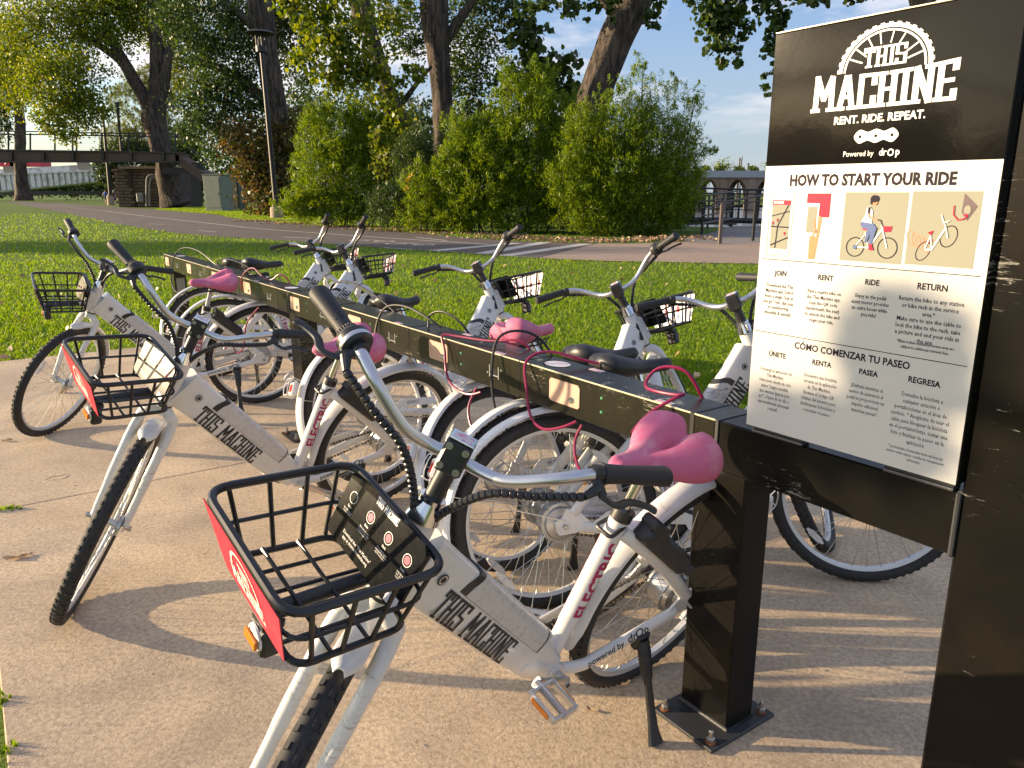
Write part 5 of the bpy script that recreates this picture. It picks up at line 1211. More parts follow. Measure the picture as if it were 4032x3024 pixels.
tree('cottonwood_tree', 'tall dark cottonwood whose twin trunks rise behind the black lamp post', 1110, 52,
     [[(1115, 700, 40), (1095, 480, 36), (1065, 330, 33), (1030, 150, 30), (1000, 0, 26), (985, -100, 22)], [(1110, 480, 28), (1085, 330, 26), (1060, 150, 24), (1045, -80, 18)], [(1075, 420, 20), (940, 310, 16), (820, 250, 11), (760, 230, 7)], [(1020, 120, 18), (900, 20, 14), (800, -60, 10)]],
     [(800, 90, 170, 120), (900, 250, 150, 110), (820, 420, 120, 110), (960, 400, 110, 90), (1000, 60, 160, 110, 3), (1160, 150, 110, 160, 3), (1180, 400, 90, 120, 4, .9), (880, 560, 110, 80, 2, .9), (760, 500, 60, 70, -2, .6)], 11, 'leaf_dark', cover=1.55, group=None)
tree('cottonwood_tree', 'leaning cottonwood with sunlit bark on its left side, behind the hedge middle', 1660, 35,
     [[(1675, 760, 44), (1645, 660, 40), (1590, 520, 33), (1535, 370, 29), (1480, 200, 26), (1440, 60, 24), (1415, -60, 22)], [(1430, 110, 18), (1400, 40, 15), (1385, -60, 12)], [(1560, 440, 12), (1640, 330, 8), (1700, 260, 5)]],
     [(1330, 90, 130, 110, -2), (1280, 220, 120, 90, -2), (1420, 250, 110, 80, -2), (1500, 330, 100, 60, -1.5, .8), (1360, 320, 90, 50, -2, .8), (1560, 440, 60, 60, -1.5, .7), (1620, 280, 60, 60, -2, .6), (1500, 40, 140, 80, 2), (1530, 570, 60, 70, -2, .7), (1200, 10, 120, 80, -2)], 15, 'leaf_cotton', 'heart', cover=1.25, group=None)
tree('cottonwood_tree', 'straight thick cottonwood trunk rising just right of the leaning one', 1745, 37,
     [[(1755, 760, 44), (1750, 640, 40), (1745, 460, 36), (1730, 260, 38), (1715, 100, 46), (1705, -60, 52)], [(1740, 180, 20), (1820, 60, 16), (1900, -60, 12)]],
     [(1850, 130, 130, 140, 2), (1830, 330, 110, 110, 2), (1600, 120, 90, 110, 4), (1960, 10, 140, 70, 1, .7), (1880, 470, 90, 70, 3), (1640, 480, 80, 100, 5), (1330, 480, 130, 140, 7), (1450, 620, 120, 100, 7), (1780, 600, 100, 100, 5)], 12, 'leaf_dark', cover=1.5, group=None)
tree('sycamore_tree', 'dark broad-leaved tree with big leaves against the blue sky left of the bent trunk', 2120, 38, [[(2130, 800, 16), (2120, 500, 13), (2100, 250, 9)]],
     [(2060, 160, 90, 90), (2150, 260, 110, 80), (2080, 330, 130, 90), (2190, 420, 110, 80), (2260, 380, 40, 60, 0, .8), (2050, 60, 50, 60, 0, .8), (2310, 480, 70, 60), (2230, 560, 110, 90)], 26, 'leaf_dark', 'heart', cover=1.35, clump=8)
tree('cottonwood_tree', 'massive bent cottonwood trunk with furrowed bark leaning right against the sky', 2300, 35,
     [[(2290, 900, 80), (2300, 620, 66), (2325, 430, 58), (2355, 330, 56), (2400, 220, 56), (2440, 120, 60), (2490, 20, 62), (2540, -90, 60)], [(2460, 60, 30), (2520, -40, 24), (2620, -120, 18)], [(2400, 30, 16), (2330, -30, 12), (2200, -60, 9)]],
     [(2180, 10, 90, 34, -1, .8), (2300, 30, 70, 40, -1, .7), (2420, -20, 70, 40, -1), (2570, 20, 40, 60, -1, .8), (2405, 70, 22, 25, -1, .6), (2570, 90, 22, 30, -1, .6), (2080, 20, 70, 40, 0, .8), (2380, -60, 200, 40, 1)], 20, 'leaf_dark', 'heart', cover=1.15, clump=8)
tree('cottonwood_tree', 'cottonwood behind the sign, leafy branch tips hanging into the sky beside the board', 3700, 17, [[(3700, 1040, 70), (3690, 600, 52), (3660, 150, 44), (3520, -250, 32), (3200, -340, 22), (2860, -260, 14)], [(2860, -260, 14), (2830, -100, 8), (2815, 40, 5), (2822, 180, 2.5)], [(2860, -260, 12), (2960, -120, 8), (3060, -10, 5), (3075, 120, 3)]],
     [(2830, 10, 100, 60), (2800, 80, 75, 50), (2885, 70, 80, 70), (2830, 160, 62, 60), (2870, 200, 50, 45, 0, .8), (2850, 255, 36, 30, 0, .7), (2785, 40, 50, 40), (2700, 5, 30, 18, 0, .7), (2990, 15, 50, 30, 0, .9), (3060, 70, 50, 60), (3045, 160, 40, 60), (3060, 240, 36, 60), (3020, 310, 24, 34, 0, .7), (3030, 380, 20, 25, 0, .6), (2930, 130, 25, 28, 0, .5), (3160, -30, 160, 40), (3350, -30, 120, 30)], 21, 'leaf_dark', 'heart', cover=1.25, clump=7)
# hedge of feathery shrubs along the path
GS = 'shrubs along the far side of the path'
def shrub(label, basepx, Y, blobs, lp, mt, shape, cover=2.0, **k):
    return tree('shrub', label, basepx, Y, None, blobs, lp, mt, shape, cover, GS, cat='shrub', **k)
shrub('russet and green broad-leaved bush standing behind the black lamp post', 1000, 51, [(985, 550, 110, 90), (1000, 690, 70, 90), (1060, 640, 120, 110), (1130, 550, 70, 80, 0, .9), (1050, 770, 100, 90), (1130, 770, 110, 90), (1180, 480, 50, 60, 0, .7)], 13, 'leaf_brown', 'diamond', 1.5)
shrub('wide yellow-green feathery bush left of the leaning trunk', 1350, 35, [(1230, 460, 16, 50, 0, .4), (1300, 420, 20, 60, 0, .5), (1380, 430, 18, 60, 0, .5), (1460, 430, 22, 50, 0, .5), (1560, 520, 60, 90, 0, .8), (1600, 640, 60, 110), (1620, 800, 60, 90), (1320, 560, 120, 100), (1270, 700, 110, 120), (1400, 680, 130, 130), (1500, 560, 90, 110, 0, .8), (1530, 740, 90, 100), (1250, 480, 60, 60, 0, .7), (1420, 460, 70, 50, 0, .6), (1360, 820, 170, 70), (1180, 820, 90, 60)], 17, 'leaf_willow', 'blade', 2.0)
shrub('pale silvery-leaved bush in front of the leaning cottonwood', 1520, 33, [(1530, 600, 70, 80), (1560, 690, 60, 70), (1480, 650, 50, 60, 0, .7)], 15, 'leaf_pale', 'heart', .8)
shrub('low rounded green bush at the foot of the cottonwood trunks', 1680, 30, [(1640, 640, 14, 40, 0, .4), (1720, 660, 16, 50, 0, .4), (1680, 760, 80, 90), (1660, 850, 90, 60), (1740, 830, 90, 80), (1690, 690, 50, 40, 0, .6)], 16, 'leaf_willow', 'blade', 2.1)
shrub('tall sunlit yellow-green bamboo-like bush, peak just left of the bent trunk', 2000, 29.5, [(1800, 560, 50, 110, 0, .7), (1770, 700, 60, 90, 0, .8), (1830, 840, 110, 70), (2180, 330, 16, 50, 0, .4), (2050, 340, 18, 60, 0, .4), (1950, 440, 22, 70, 0, .4), (1890, 480, 20, 60, 0, .4), (1850, 600, 60, 90, 0, .9), (1820, 700, 60, 110), (2240, 460, 40, 90, 0, .7), (2270, 620, 90, 130), (2300, 760, 90, 120), (2150, 255, 8, 35, 0, .4), (2090, 270, 9, 40, 0, .4), (2120, 400, 70, 110, 0, .8), (2010, 400, 60, 110, 0, .5), (2080, 530, 150, 120), (1950, 620, 130, 120), (2120, 680, 170, 130), (1900, 760, 130, 120), (2050, 830, 180, 100), (2110, 300, 26, 60, 0, .6), (2000, 290, 22, 60, 0, .3), (1880, 560, 70, 70, 0, .7), (2200, 560, 60, 90, 0, .8)], 18, 'leaf_willow', 'blade', 2.1)
shrub('airy feathery bush with thin wisps against the sky, left of the railings', 2480, 28, [(2280, 560, 60, 130, 0, .8), (2250, 720, 90, 110), (2330, 640, 70, 120), (2400, 400, 24, 80, 0, .5), (2350, 430, 24, 80, 0, .5), (2440, 330, 12, 50, 0, .4), (2530, 280, 10, 45, 0, .4), (2655, 300, 10, 45, 0, .35), (2740, 380, 10, 50, 0, .3), (2790, 600, 30, 40, 0, .3), (2500, 420, 60, 130, 0, .45), (2610, 420, 50, 120, 0, .35), (2700, 480, 60, 120, 0, .35), (2450, 540, 110, 120, 0, .9), (2560, 600, 130, 120, 0, .9), (2680, 600, 70, 110, 0, .5), (2420, 700, 170, 130), (2580, 760, 150, 130), (2680, 760, 80, 110, 0, .7), (2350, 840, 170, 100), (2540, 880, 160, 60), (2500, 270, 20, 50, 0, .25), (2740, 640, 60, 70, 0, .25)], 17, 'leaf_willow', 'blade', 2.0)
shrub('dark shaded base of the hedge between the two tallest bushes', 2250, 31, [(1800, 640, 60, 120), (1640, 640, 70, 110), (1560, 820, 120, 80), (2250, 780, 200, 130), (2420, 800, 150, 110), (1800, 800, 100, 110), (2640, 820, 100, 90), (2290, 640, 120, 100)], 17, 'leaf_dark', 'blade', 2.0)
m = leaf_cloud('litter', [tuple(gp(px, py)) for px, py in ((1350, 892), (1500, 900), (1640, 908), (1800, 918), (1980, 932), (2150, 940), (2350, 948), (2550, 945), (2650, 935), (1200, 880), (1050, 870))], [(2.2, .8, .03)] * 11, [420] * 11, .10, 'diamond', 'leaf_dry', None, 3, .02, 0)
tag(m, 'pale dry leaf litter strewn along the foot of the hedge', 'leaf litter', kind='stuff')
flc = leaf_cloud('yellow_flowers', [tuple(at(px, py, 29.5)) for px, py in ((1610, 700), (1606, 715), (1598, 745), (1604, 740), (1619, 690))], [(.06, .06, .06)] * 5, [14] * 5, .07, 'heart', M['flower'], None, 3, .5, .2); tag(flc, 'small cluster of yellow flowers at the left edge of the low bush', 'flowers', kind='stuff')
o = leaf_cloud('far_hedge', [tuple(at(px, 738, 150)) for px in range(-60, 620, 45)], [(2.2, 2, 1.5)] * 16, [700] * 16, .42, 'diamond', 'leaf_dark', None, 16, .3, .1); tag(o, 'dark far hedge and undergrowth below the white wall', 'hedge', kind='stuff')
# distant wood closing the gaps between trunks
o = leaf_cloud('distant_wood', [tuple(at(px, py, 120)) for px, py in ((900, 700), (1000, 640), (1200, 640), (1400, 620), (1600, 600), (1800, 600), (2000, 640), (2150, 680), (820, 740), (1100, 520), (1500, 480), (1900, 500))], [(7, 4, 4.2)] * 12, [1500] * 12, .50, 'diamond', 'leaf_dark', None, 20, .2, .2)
tag(o, 'dark mass of woodland seen in the gaps behind the cottonwoods', 'wood', kind='stuff')
# off to the left, outside the picture: the trees that shade the lawn's far part
def plain_tree(x, y, zc, r, n, label, mt='leaf_cotton'):
    root = empty('cottonwood_tree', (x, y, ZG)); tag(root, label, 'tree'); m = MB(); m.tube([(0, 0, 0), (.1, 0, zc * .5), (.2, .1, zc)], [.35, .25, .12], 12); m.build('trunk', M['bark'], root)
    o = leaf_cloud('crown', [(0, 0, zc), (r * .5, .4, zc + r * .4), (-r * .4, -.5, zc + r * .3)], [(r, r * .8, r * .7)] * 3, [n] * 3, .28, 'diamond', mt, None, 20, .15, .3); o.parent = root
    return root
plain_tree(-36, 24.5, 4.6, 3.1, 1500, 'cottonwood standing far off to the left, shading the lawn')

rt = empty('sign_shade_tree', (-8.6, -1.5, ZG)); tag(rt, 'small unseen tree added off to the left, one branch shaped to shade the sign', 'tree')  # unseen tree, added to cast the soft rounded shadow on the sign
m = MB(); m.tube(spline([(0, 0, 0), (.05, .1, 1.6), (0, .3, 3.2), (-.1, .2, 4.8)], 5), [.10] * 6 + [.08] * 6 + [.04] * 4, 10); m.tube(spline([(0, .3, 2.4), (.8, 1.6, 2.7), (1.6, 2.9, 2.75), (2.3, 3.75, 2.6)], 5), .025, 8); child_ = m.build('trunk', M['bark'], rt)
def backray(s, z, t): 
    p = Wd(s, 0, z) - SUN_DIR * (t / math.cos(SUN_EL)); return tuple(p - Vector((-8.6, -1.5, ZG)))
o = leaf_cloud('crown', [backray(-.47, 1.20, 7.1), backray(-.48, 1.03, 7.1), backray(-.36, .96, 7.0), backray(-.20, .915, 7.0), (0, -.6, 5)], [(.10, .105, .115), (.10, .10, .12), (.12, .19, .09), (.1, .14, .055), (1.1, 1.1, 1.0)], [700, 600, 560, 260, 2500], .05, 'heart', 'leaf_cotton', None, 8, .18, .1); o.parent = rt  # leaf clumps placed back along the sun's rays to shape that shadow

o = leaf_cloud('unseen_wood', [(-78 + 4 * math.sin(k * 1.9), -34 + k * 5.2, 3.6 + 1.2 * math.sin(k * 2.7)) for k in range(14)], [(3.4, 3.6, 4.6)] * 14, [2300] * 14, .62, 'diamond', 'leaf_dark', None, 20, .2, .2)  # unseen treeline, added below the sun to darken the black sheet's reflections
tag(o, 'line of unseen woodland added far off to the left, darkening reflections', 'wood', kind='stuff')
# ------------------------------------------------------------ lawn blades
def lawn():
    n = 360000
    u = rg.random(n); Y = 1 / (1 / 3.0 + (1 / 55.0 - 1 / 3.0) * u); X = (rg.random(n) * 2 - 1) * (Y * .70 + .5)
    rel = np.stack([X - P1.x, Y - P1.y], 1); s = rel @ np.array([DS.x, DS.y]); nn = rel @ np.array([DN.x, DN.y])
    ins = (s > -5) & (s < 7.03) & (nn > -1.66) & (nn < 1.79)
    # near edge of path as polyline in X -> Y
    px_ = np.array([p[0] for p in densify(NE)] + [gp(2406, 1025).x, gp(2988, 1035).x, 14]); py_ = np.array([p[1] for p in densify(NE)] + [gp(2406, 1025).y, gp(2988, 1035).y, 15.4])
    ok = ~ins & (Y < np.interp(X, px_, py_) - .03)
    ok &= (Y > 1.6)
    X, Y = X[ok], Y[ok]
    fx_ = densify(FE); fX = np.array([p[0] for p in fx_] + [2.7]); fY = np.array([p[1] for p in fx_] + [23.7]); k2 = 60000
    X2 = rg.random(k2) ** .6 * -34 + 2.6; Y2 = np.interp(X2, fX, fY) + .04 + rg.random(k2) ** 1.5 * 14; X = np.concatenate([X, X2]); Y = np.concatenate([Y, Y2]); k = len(X)
    patch = .75 + .5 * (np.sin(X * 1.7 + np.sin(Y * 1.3)) * np.cos(Y * 1.1 + X * .6)) * .5
    h = (.030 + .034 * rg.random(k)) * patch * (1 + .02 * Y); w_ = .0022 + .00035 * Y; a = rg.random(k) * 2 * np.pi; la = rg.random(k) * 2 * np.pi; lean = h * (.3 + .9 * rg.random(k))
    B = np.stack([X, Y, np.full(k, ZG)], 1); dx = np.stack([np.cos(a) * w_, np.sin(a) * w_, np.zeros(k)], 1); top = B + np.stack([np.cos(la) * lean, np.sin(la) * lean, h], 1)
    mid = (B + top) / 2 + np.stack([-np.cos(la) * lean * .12, -np.sin(la) * lean * .12, h * .12], 1)
    V = np.stack([B - dx, B + dx, mid + dx * .8, top, mid - dx * .8], 1).reshape(-1, 3)
    me = bpy.data.meshes.new('grass'); me.vertices.add(len(V)); me.vertices.foreach_set('co', V.ravel().astype(np.float32)); me.loops.add(len(V)); me.loops.foreach_set('vertex_index', np.arange(len(V), dtype=np.int32)); me.polygons.add(k)
    me.polygons.foreach_set('loop_start', np.arange(0, len(V), 5, dtype=np.int32)); me.polygons.foreach_set('loop_total', np.full(k, 5, dtype=np.int32)); me.update(); me.materials.append(M['grass']); o = bpy.data.objects.new('grass', me); col.objects.link(o); return o
M['grass'] = leaf_mat('grass_blades', [(.085, .17, .014), (.13, .23, .017), (.18, .27, .022), (.23, .29, .04)], tr=.5)
tag(lawn(), 'short mown green grass of the lawn', 'grass', kind='stuff')
o = leaf_cloud('fallen_leaves', [(rnd.uniform(-9, 7), rnd.uniform(5.5, 17), ZG + .04) for _ in range(150)], [(.01, .01, .005)] * 150, [1] * 150, .075, 'heart', 'leaf_dry', None, 1, .1, 0); V_ = 0
tag(o, 'pale fallen leaves scattered over the lawn', 'fallen leaves', kind='stuff')

# ------------------------------------------------------------ buildings and furniture in the left background
M['oldwhite'] = mat('peeling_white_paint', (.74, .73, .72), .8, noise=(.9, .75, (.28, .26, .24), .50, .62), bump=(6, .4, .05))
M['oldtan'] = mat('tan_patch', (.35, .30, .24), .8)
M['timber'] = mat('brown_timber', (.095, .060, .042), .8, noise=(4, .4, (.06, .04, .03)))
M['darksteel'] = mat('black_steel', (.02, .018, .017), .5)
M['stone'] = mat('brown_sandstone', (.17, .125, .09), .9, noise=(2.5, .5, (.10, .075, .055)), bump=(10, .5, .03))
M['mortar'] = mat('dark_mortar', (.07, .055, .045), .95)
M['cab_light'] = mat('faded_green_cabinet', (.19, .22, .17), .6, noise=(2, .4, (.12, .13, .10)))
M['cab_dark'] = mat('dark_green_cabinet', (.035, .055, .045), .5)
M['pipe'] = mat('grey_gas_pipe', (.22, .23, .23), .45)
M['bronze'] = mat('bronze_lamp_paint', (.014, .011, .008), .45)
M['base'] = mat('tan_concrete_base', (.36, .27, .20), .9)
M['yellowgreen'] = mat('dull_yellow_post', (.38, .38, .20), .6)
M['bridge'] = mat('old_bridge_concrete', (.22, .165, .12), .9, noise=(.15, .4, (.3, .26, .22)))
M['bluegrey'] = mat('blue_grey_girder', (.30, .34, .37), .7)
M['skin'] = mat('skin', (.50, .28, .20), .5); M['tblue'] = mat('blue_shirt', (.03, .14, .42), .8); M['tblack'] = mat('black_cloth', (.02, .02, .022), .8); M['tpurple'] = mat('purple_shorts', (.16, .02, .22), .8); M['twhite'] = mat('white_cap', (.7, .7, .7), .8)
def pxbox(mb, x0, x1, y0, y1, Y, d, bev=0):
    a, b = at(x0, y1, Y), at(x1, y0, Y); mb.box(((a.x + b.x) / 2, Y + d / 2, (a.z + b.z) / 2), (b.x - a.x, d, b.z - a.z), None, bev)
# white weathered overpass wall with pilasters
rt = empty('white_wall', (-80, 125, ZG)); tag(rt, 'long peeling white wall with upright pilasters beneath the footbridge', 'wall')
def child(o, root): o.parent = root; bpy.context.view_layer.update(); o.location = -Vector(root.location); return o
m = MB(); Yw = 125
P_ = [at(-250, 790, Yw), at(-10, 758, Yw), at(470, 706, Yw), at(470, 640, Yw), at(330, 648, Yw), at(-250, 680, Yw)]
m.add(list(P_) + [p + Vector((0, 3, 0)) for p in P_], [(0, 1, 2, 3, 4, 5), (6, 7, 8, 9, 10, 11)] + [(i, (i + 1) % 6, 6 + (i + 1) % 6, 6 + i) for i in range(6)]); child(m.build('wall_face', M['oldwhite'], None, smooth=False), rt)
for k in range(22):
    x = -40 + k * 23.5; yt = 686 - x * .030; yb = 750 - x * .094
    m = MB(); pxbox(m, x, x + 7, yt, yb, Yw - .35, .36); child(m.build('pilaster', M['oldwhite'], None, smooth=False), rt)
m = MB(); P_ = [at(-250, 698, Yw - .5), at(470, 672, Yw - .5), at(470, 667, Yw - .5), at(-250, 690, Yw - .5)]; m.add(list(P_) + [p + Vector((0, .6, 0)) for p in P_], [(0, 1, 2, 3), (4, 5, 6, 7), (0, 1, 5, 4), (3, 2, 6, 7)]); child(m.build('ledge', M['oldwhite'], None, smooth=False), rt)
for x0, x1 in ((15, 58), (306, 352)):
    m = MB(); pxbox(m, x0, x1, 640 if x0 > 99 else 655, 668 if x0 > 99 else 682, Yw - .2, .1); child(m.build('patch', M['oldtan'], None, smooth=False), rt)
m = MB(); pxbox(m, -300, 520, 752, 768, 140, 1); o = m.build('dark_fence', M['darksteel'], None, smooth=False); tag(o, 'dark low fence line under the white wall', 'fence')
m = MB()
for x0, x1, y0 in ((40, 110, 640), (110, 160, 636), (-20, 60, 634)): pxbox(m, x0, x1, y0, 655, 135, 3)
o = m.build('red_awning', M['red'], None, smooth=False); tag(o, 'strip of red canopy showing above the white wall', 'canopy')
# footbridge
rt = empty('footbridge', (at(0, 800, 74).x, 74, ZG)); tag(rt, 'brown timber footbridge with black railings crossing the left background', 'footbridge')
Yb = 74
def pbx(name, x0, x1, y0a, y0b, y1a, y1b, Y, d, mt, root):
    m = MB(); P_ = [at(x0, y1a, Y), at(x1, y1b, Y), at(x1, y0b, Y), at(x0, y0a, Y)]; m.add(list(P_) + [p + Vector((0, d, 0)) for p in P_], [(0, 1, 2, 3), (7, 6, 5, 4), (0, 4, 5, 1), (1, 5, 6, 2), (2, 6, 7, 3), (3, 7, 4, 0)]); return child(m.build(name, M[mt], None, smooth=False), root)
pbx('deck_beam', -200, 705, 591, 603, 636, 637, Yb, 2.4, 'timber', rt); pbx('deck_edge', -200, 720, 585, 598, 591, 603.5, Yb - .15, .3, 'darksteel', rt); pbx('bottom_flange', -200, 705, 633, 634, 638, 640, Yb - .15, .3, 'darksteel', rt)
pbx('handrail', -200, 230, 511, 517, 516, 521, Yb, .12, 'timber', rt); pbx('handrail', -200, 300, 524, 528, 530, 533, Yb, .12, 'timber', rt); pbx('handrail', 280, 705, 519, 526, 524, 531, Yb, .12, 'darksteel', rt); pbx('handrail', 290, 705, 530, 536, 535, 541, Yb, .12, 'darksteel', rt)
for x in (-60, 32, 118, 215, 285, 300, 400, 505, 600, 690): pbx('rail_post', x - 2.5, x + 2.5, 524, 524, 600, 600, Yb - .05, .1, 'darksteel', rt)
for x in (42, 168, 284, 402, 513, 640): pbx('beam_bracket', x - 5, x + 6, 600, 600, 630, 630, Yb - .2, .2, 'darksteel', rt)
for k in range(7): pbx('rail_cable', -200, 705, 538 + k * 8, 544 + k * 7.4, 538.6 + k * 8, 544.6 + k * 7.4, Yb + .02, .02, 'darksteel', rt)
pbx('stair_stringer', 690, 830, 604, 700, 640, 740, Yb, 2.2, 'timber', rt); pbx('stair_post', 752, 790, 640, 640, 815, 815, Yb + .5, .6, 'darksteel', rt); pbx('landing_beam', 640, 800, 660, 660, 684, 684, Yb + 1, .6, 'darksteel', rt)
pbx('stair_rail', 690, 840, 525, 660, 531, 668, Yb, .1, 'darksteel', rt)
# stone building with individual stones
rt = empty('stone_building', (at(550, 815, 80).x, 80, ZG)); tag(rt, 'low brown stone building under the footbridge beside the forked tree', 'building')
a, b = at(512, 815, 80), at(700, 660, 80)
m = MB(); m.box(((a.x + b.x) / 2, 82, b.z / 2), (b.x - a.x, 3.8, b.z), None); child(m.build('wall', M['mortar'], None, smooth=False), rt)
m = MB(); pxbox(m, 466, 702, 654, 664, 79.6, 4.6); child(m.build('roof', M['base'], None, smooth=False), rt)
c_, d_ = at(468, 815, 79.8), at(513, 664, 79.8); m = MB(); m.box(((c_.x + d_.x) / 2, 81.5, d_.z / 2), (d_.x - c_.x - .1, 3.4, d_.z), None); child(m.build('pier', M['mortar'], None, smooth=False), rt)
smesh = []
for v in range(5):
    m = MB(); m.box((0, 0, 0), (.62 * rnd.uniform(.8, 1.1), .14, .27 * rnd.uniform(.8, 1.05)), None, .03); o = m.build('stone', M['stone'], None, smooth=False); smesh.append(o)
first = True
for (xa, xb, Yf) in ((a.x, b.x, 80.08), (c_.x, d_.x, 79.78)):
    z = .16; row = 0
    while z < b.z - .1:
        x = xa + (.1 if row % 2 else .35)
        while x < xb - .2:
            src = rnd.choice(smesh); o = src.copy(); col.objects.link(o); o.parent = rt; o.location = (x - rt.location.x, Yf - rt.location.y + rnd.uniform(-.03, .02), z - rt.location.z); x += rnd.uniform(.60, .74)
        z += .31; row += 1
for o in smesh: bpy.data.objects.remove(o)
m = MB()
for dx in (0, 12): 
    P_ = [at(577 + dx, 812, 79.3), at(577 + dx, 720 + dx, 79.3), at(582 + dx, 696 + dx, 79.3), at(600, 688 + dx * .8, 79.3), at(620, 690 + dx, 79.3)]; m.tube(spline(P_, 4), .10, 8)
m.box(tuple(at(553, 778, 79.4)), (.7, .4, .9), None, .1)
child(m.build('gas_pipes', M['pipe'], None), rt)
# cabinets, bollard, small sign post
def cab(label, x0, x1, y0, y1, mt, d=1.2, name='utility_cabinet', extra=None):
    Y = HC * F / ((y1 - 755)) * .985; Yd = gp((x0 + x1) / 2, y1).y; a, b = at(x0, y1, Yd), at(x1, y0, Yd); root = empty(name, ((a.x + b.x) / 2, Yd, ZG)); root.rotation_euler = (0, 0, R(-12)); tag(root, label, 'utility cabinet')
    m = MB(); w_, h_ = b.x - a.x, b.z - ZG; m.box((0, d / 2, h_ / 2), (w_, d, h_), None, .03); m.build('cabinet_body', M[mt], root, smooth=False)
    m = MB(); m.box((0, d / 2, h_ + .03), (w_ + .08, d + .08, .06), None, .02); m.build('cabinet_lid', M[mt], root, smooth=False)
    m = MB(); m.box((0, -.012, h_ * .52), (w_ * .86, .02, h_ * .82), None, .008); dr = m.build('cabinet_door', M[mt], root, smooth=False)
    m = MB(); m.box((w_ * .3, -.035, h_ * .5), (.05, .03, .16), None, .008); m.build('door_handle', M['zinc'], dr)
    return root, w_, h_
cab('tall pale green utility cabinet at the path edge, left one of the pair', 806, 868, 690, 832, 'cab_light', 1.6)
r_, w_, h_ = cab('dark green utility cabinet tight against the right of the pale one', 872, 938, 700, 829, 'cab_dark', 1.4)
m = MB(); m.box((-w_ * .2, -.03, h_ * .62), (.34, .01, .42)); m.build('warning_notice', M['whiteprint'], r_, smooth=False)
c = gp(1000, 822); m = MB(); m.tube([(0, 0, 0), (0, 0, 1.05)], .19, 16); m.lathe([(1.05, .19), (1.12, .15), (1.15, 0)], (0, 0, 0), axis=(0, 0, 1), seg=16); o = m.build('bollard', M['yellowgreen'], None); o.location = (c.x, c.y, ZG); tag(o, 'dull yellow-green bollard right of the green cabinets', 'bollard')
c = gp(148, 784); rt = empty('small_sign', (c.x, c.y, ZG)); tag(rt, 'small pale sign on a thin post on the grass under the footbridge', 'sign'); m = MB(); m.tube([(0, 0, 0), (0, 0, 2.4)], .06, 8); m.build('post', M['pipe'], rt); m = MB(); m.box((0, -.08, 2.1), (.7, .03, .7), None, .01); m.build('sign_face', M['panelwhite'], rt)
# lamp posts
def lamp(label, base, top, Y, rp_, head=True, bs=.4, bh=1.0):
    b, t_ = at(*base, Y), at(*top, Y); rt = empty('lamp_post', (b.x, Y, ZG)); tag(rt, label, 'lamp post', 'lamp posts by the path'); d = t_ - b; d.z = t_.z - ZG; k = lambda f_: Vector((d.x * f_, 0, d.z * f_))
    m = MB(); m.lathe([(0, bs), (bh * .9, bs * .95), (bh, bs * .85), (bh, 0)], (0, 0, 0), axis=(0, 0, 1), seg=20); m.build('lamp_base', M['base'], rt)
    m = MB(); m.tube([k(bh / d.z), k(.5), k(.93)], [rp_ * 1.15, rp_, rp_ * .8], 14); m.tube([k(bh / d.z), k(bh / d.z + .012)], rp_ * 1.8, 12); m.build('pole', M['bronze'], rt)
    if head:
        m = MB(); c = k(.97); m.lathe([(-.06, 0), (-.06, rp_ * 5.2), (.0, rp_ * 6.4), (.10, rp_ * 5.2), (.16, rp_ * 2), (.17, 0)], c + Vector((0, 0, d.z * .03 - .1)), axis=(0, 0, 1), seg=24)
        for q in range(4): aa = q * math.pi / 2 + .5; m.tube([k(.90) + Vector((math.cos(aa), math.sin(aa), 0)) * rp_ * 1.9, k(.995) + Vector((math.cos(aa), math.sin(aa), 0)) * rp_ * 1.9], rp_ * .28, 6)
        m.tube([k(.895), k(.925)], rp_ * 2.4, 14); m.tube([k(.925), k(.96)], rp_ * 1.2, 10); m.build('lamp_head', M['bronze'], rt)
lamp('tall bronze lamp post on a tan base in front of the russet bush', (1092, 858), (1022, 124), 46.5, .13, bs=.40, bh=.66)
lamp('dark lamp post on a brown base beside the two walkers', (437, 800), (403, 430), 92, .16, bs=.40, bh=1.1)
m = MB(); a, b = at(478, 600, 75), at(462, 405, 75); m.tube([a - a, b - a], .13, 8); m.box(b - a, (.5, .3, .12)); o = m.build('bridge_light_pole', M['darksteel'], None); o.location = a; tag(o, 'plain dark pole rising from the footbridge railing', 'pole')
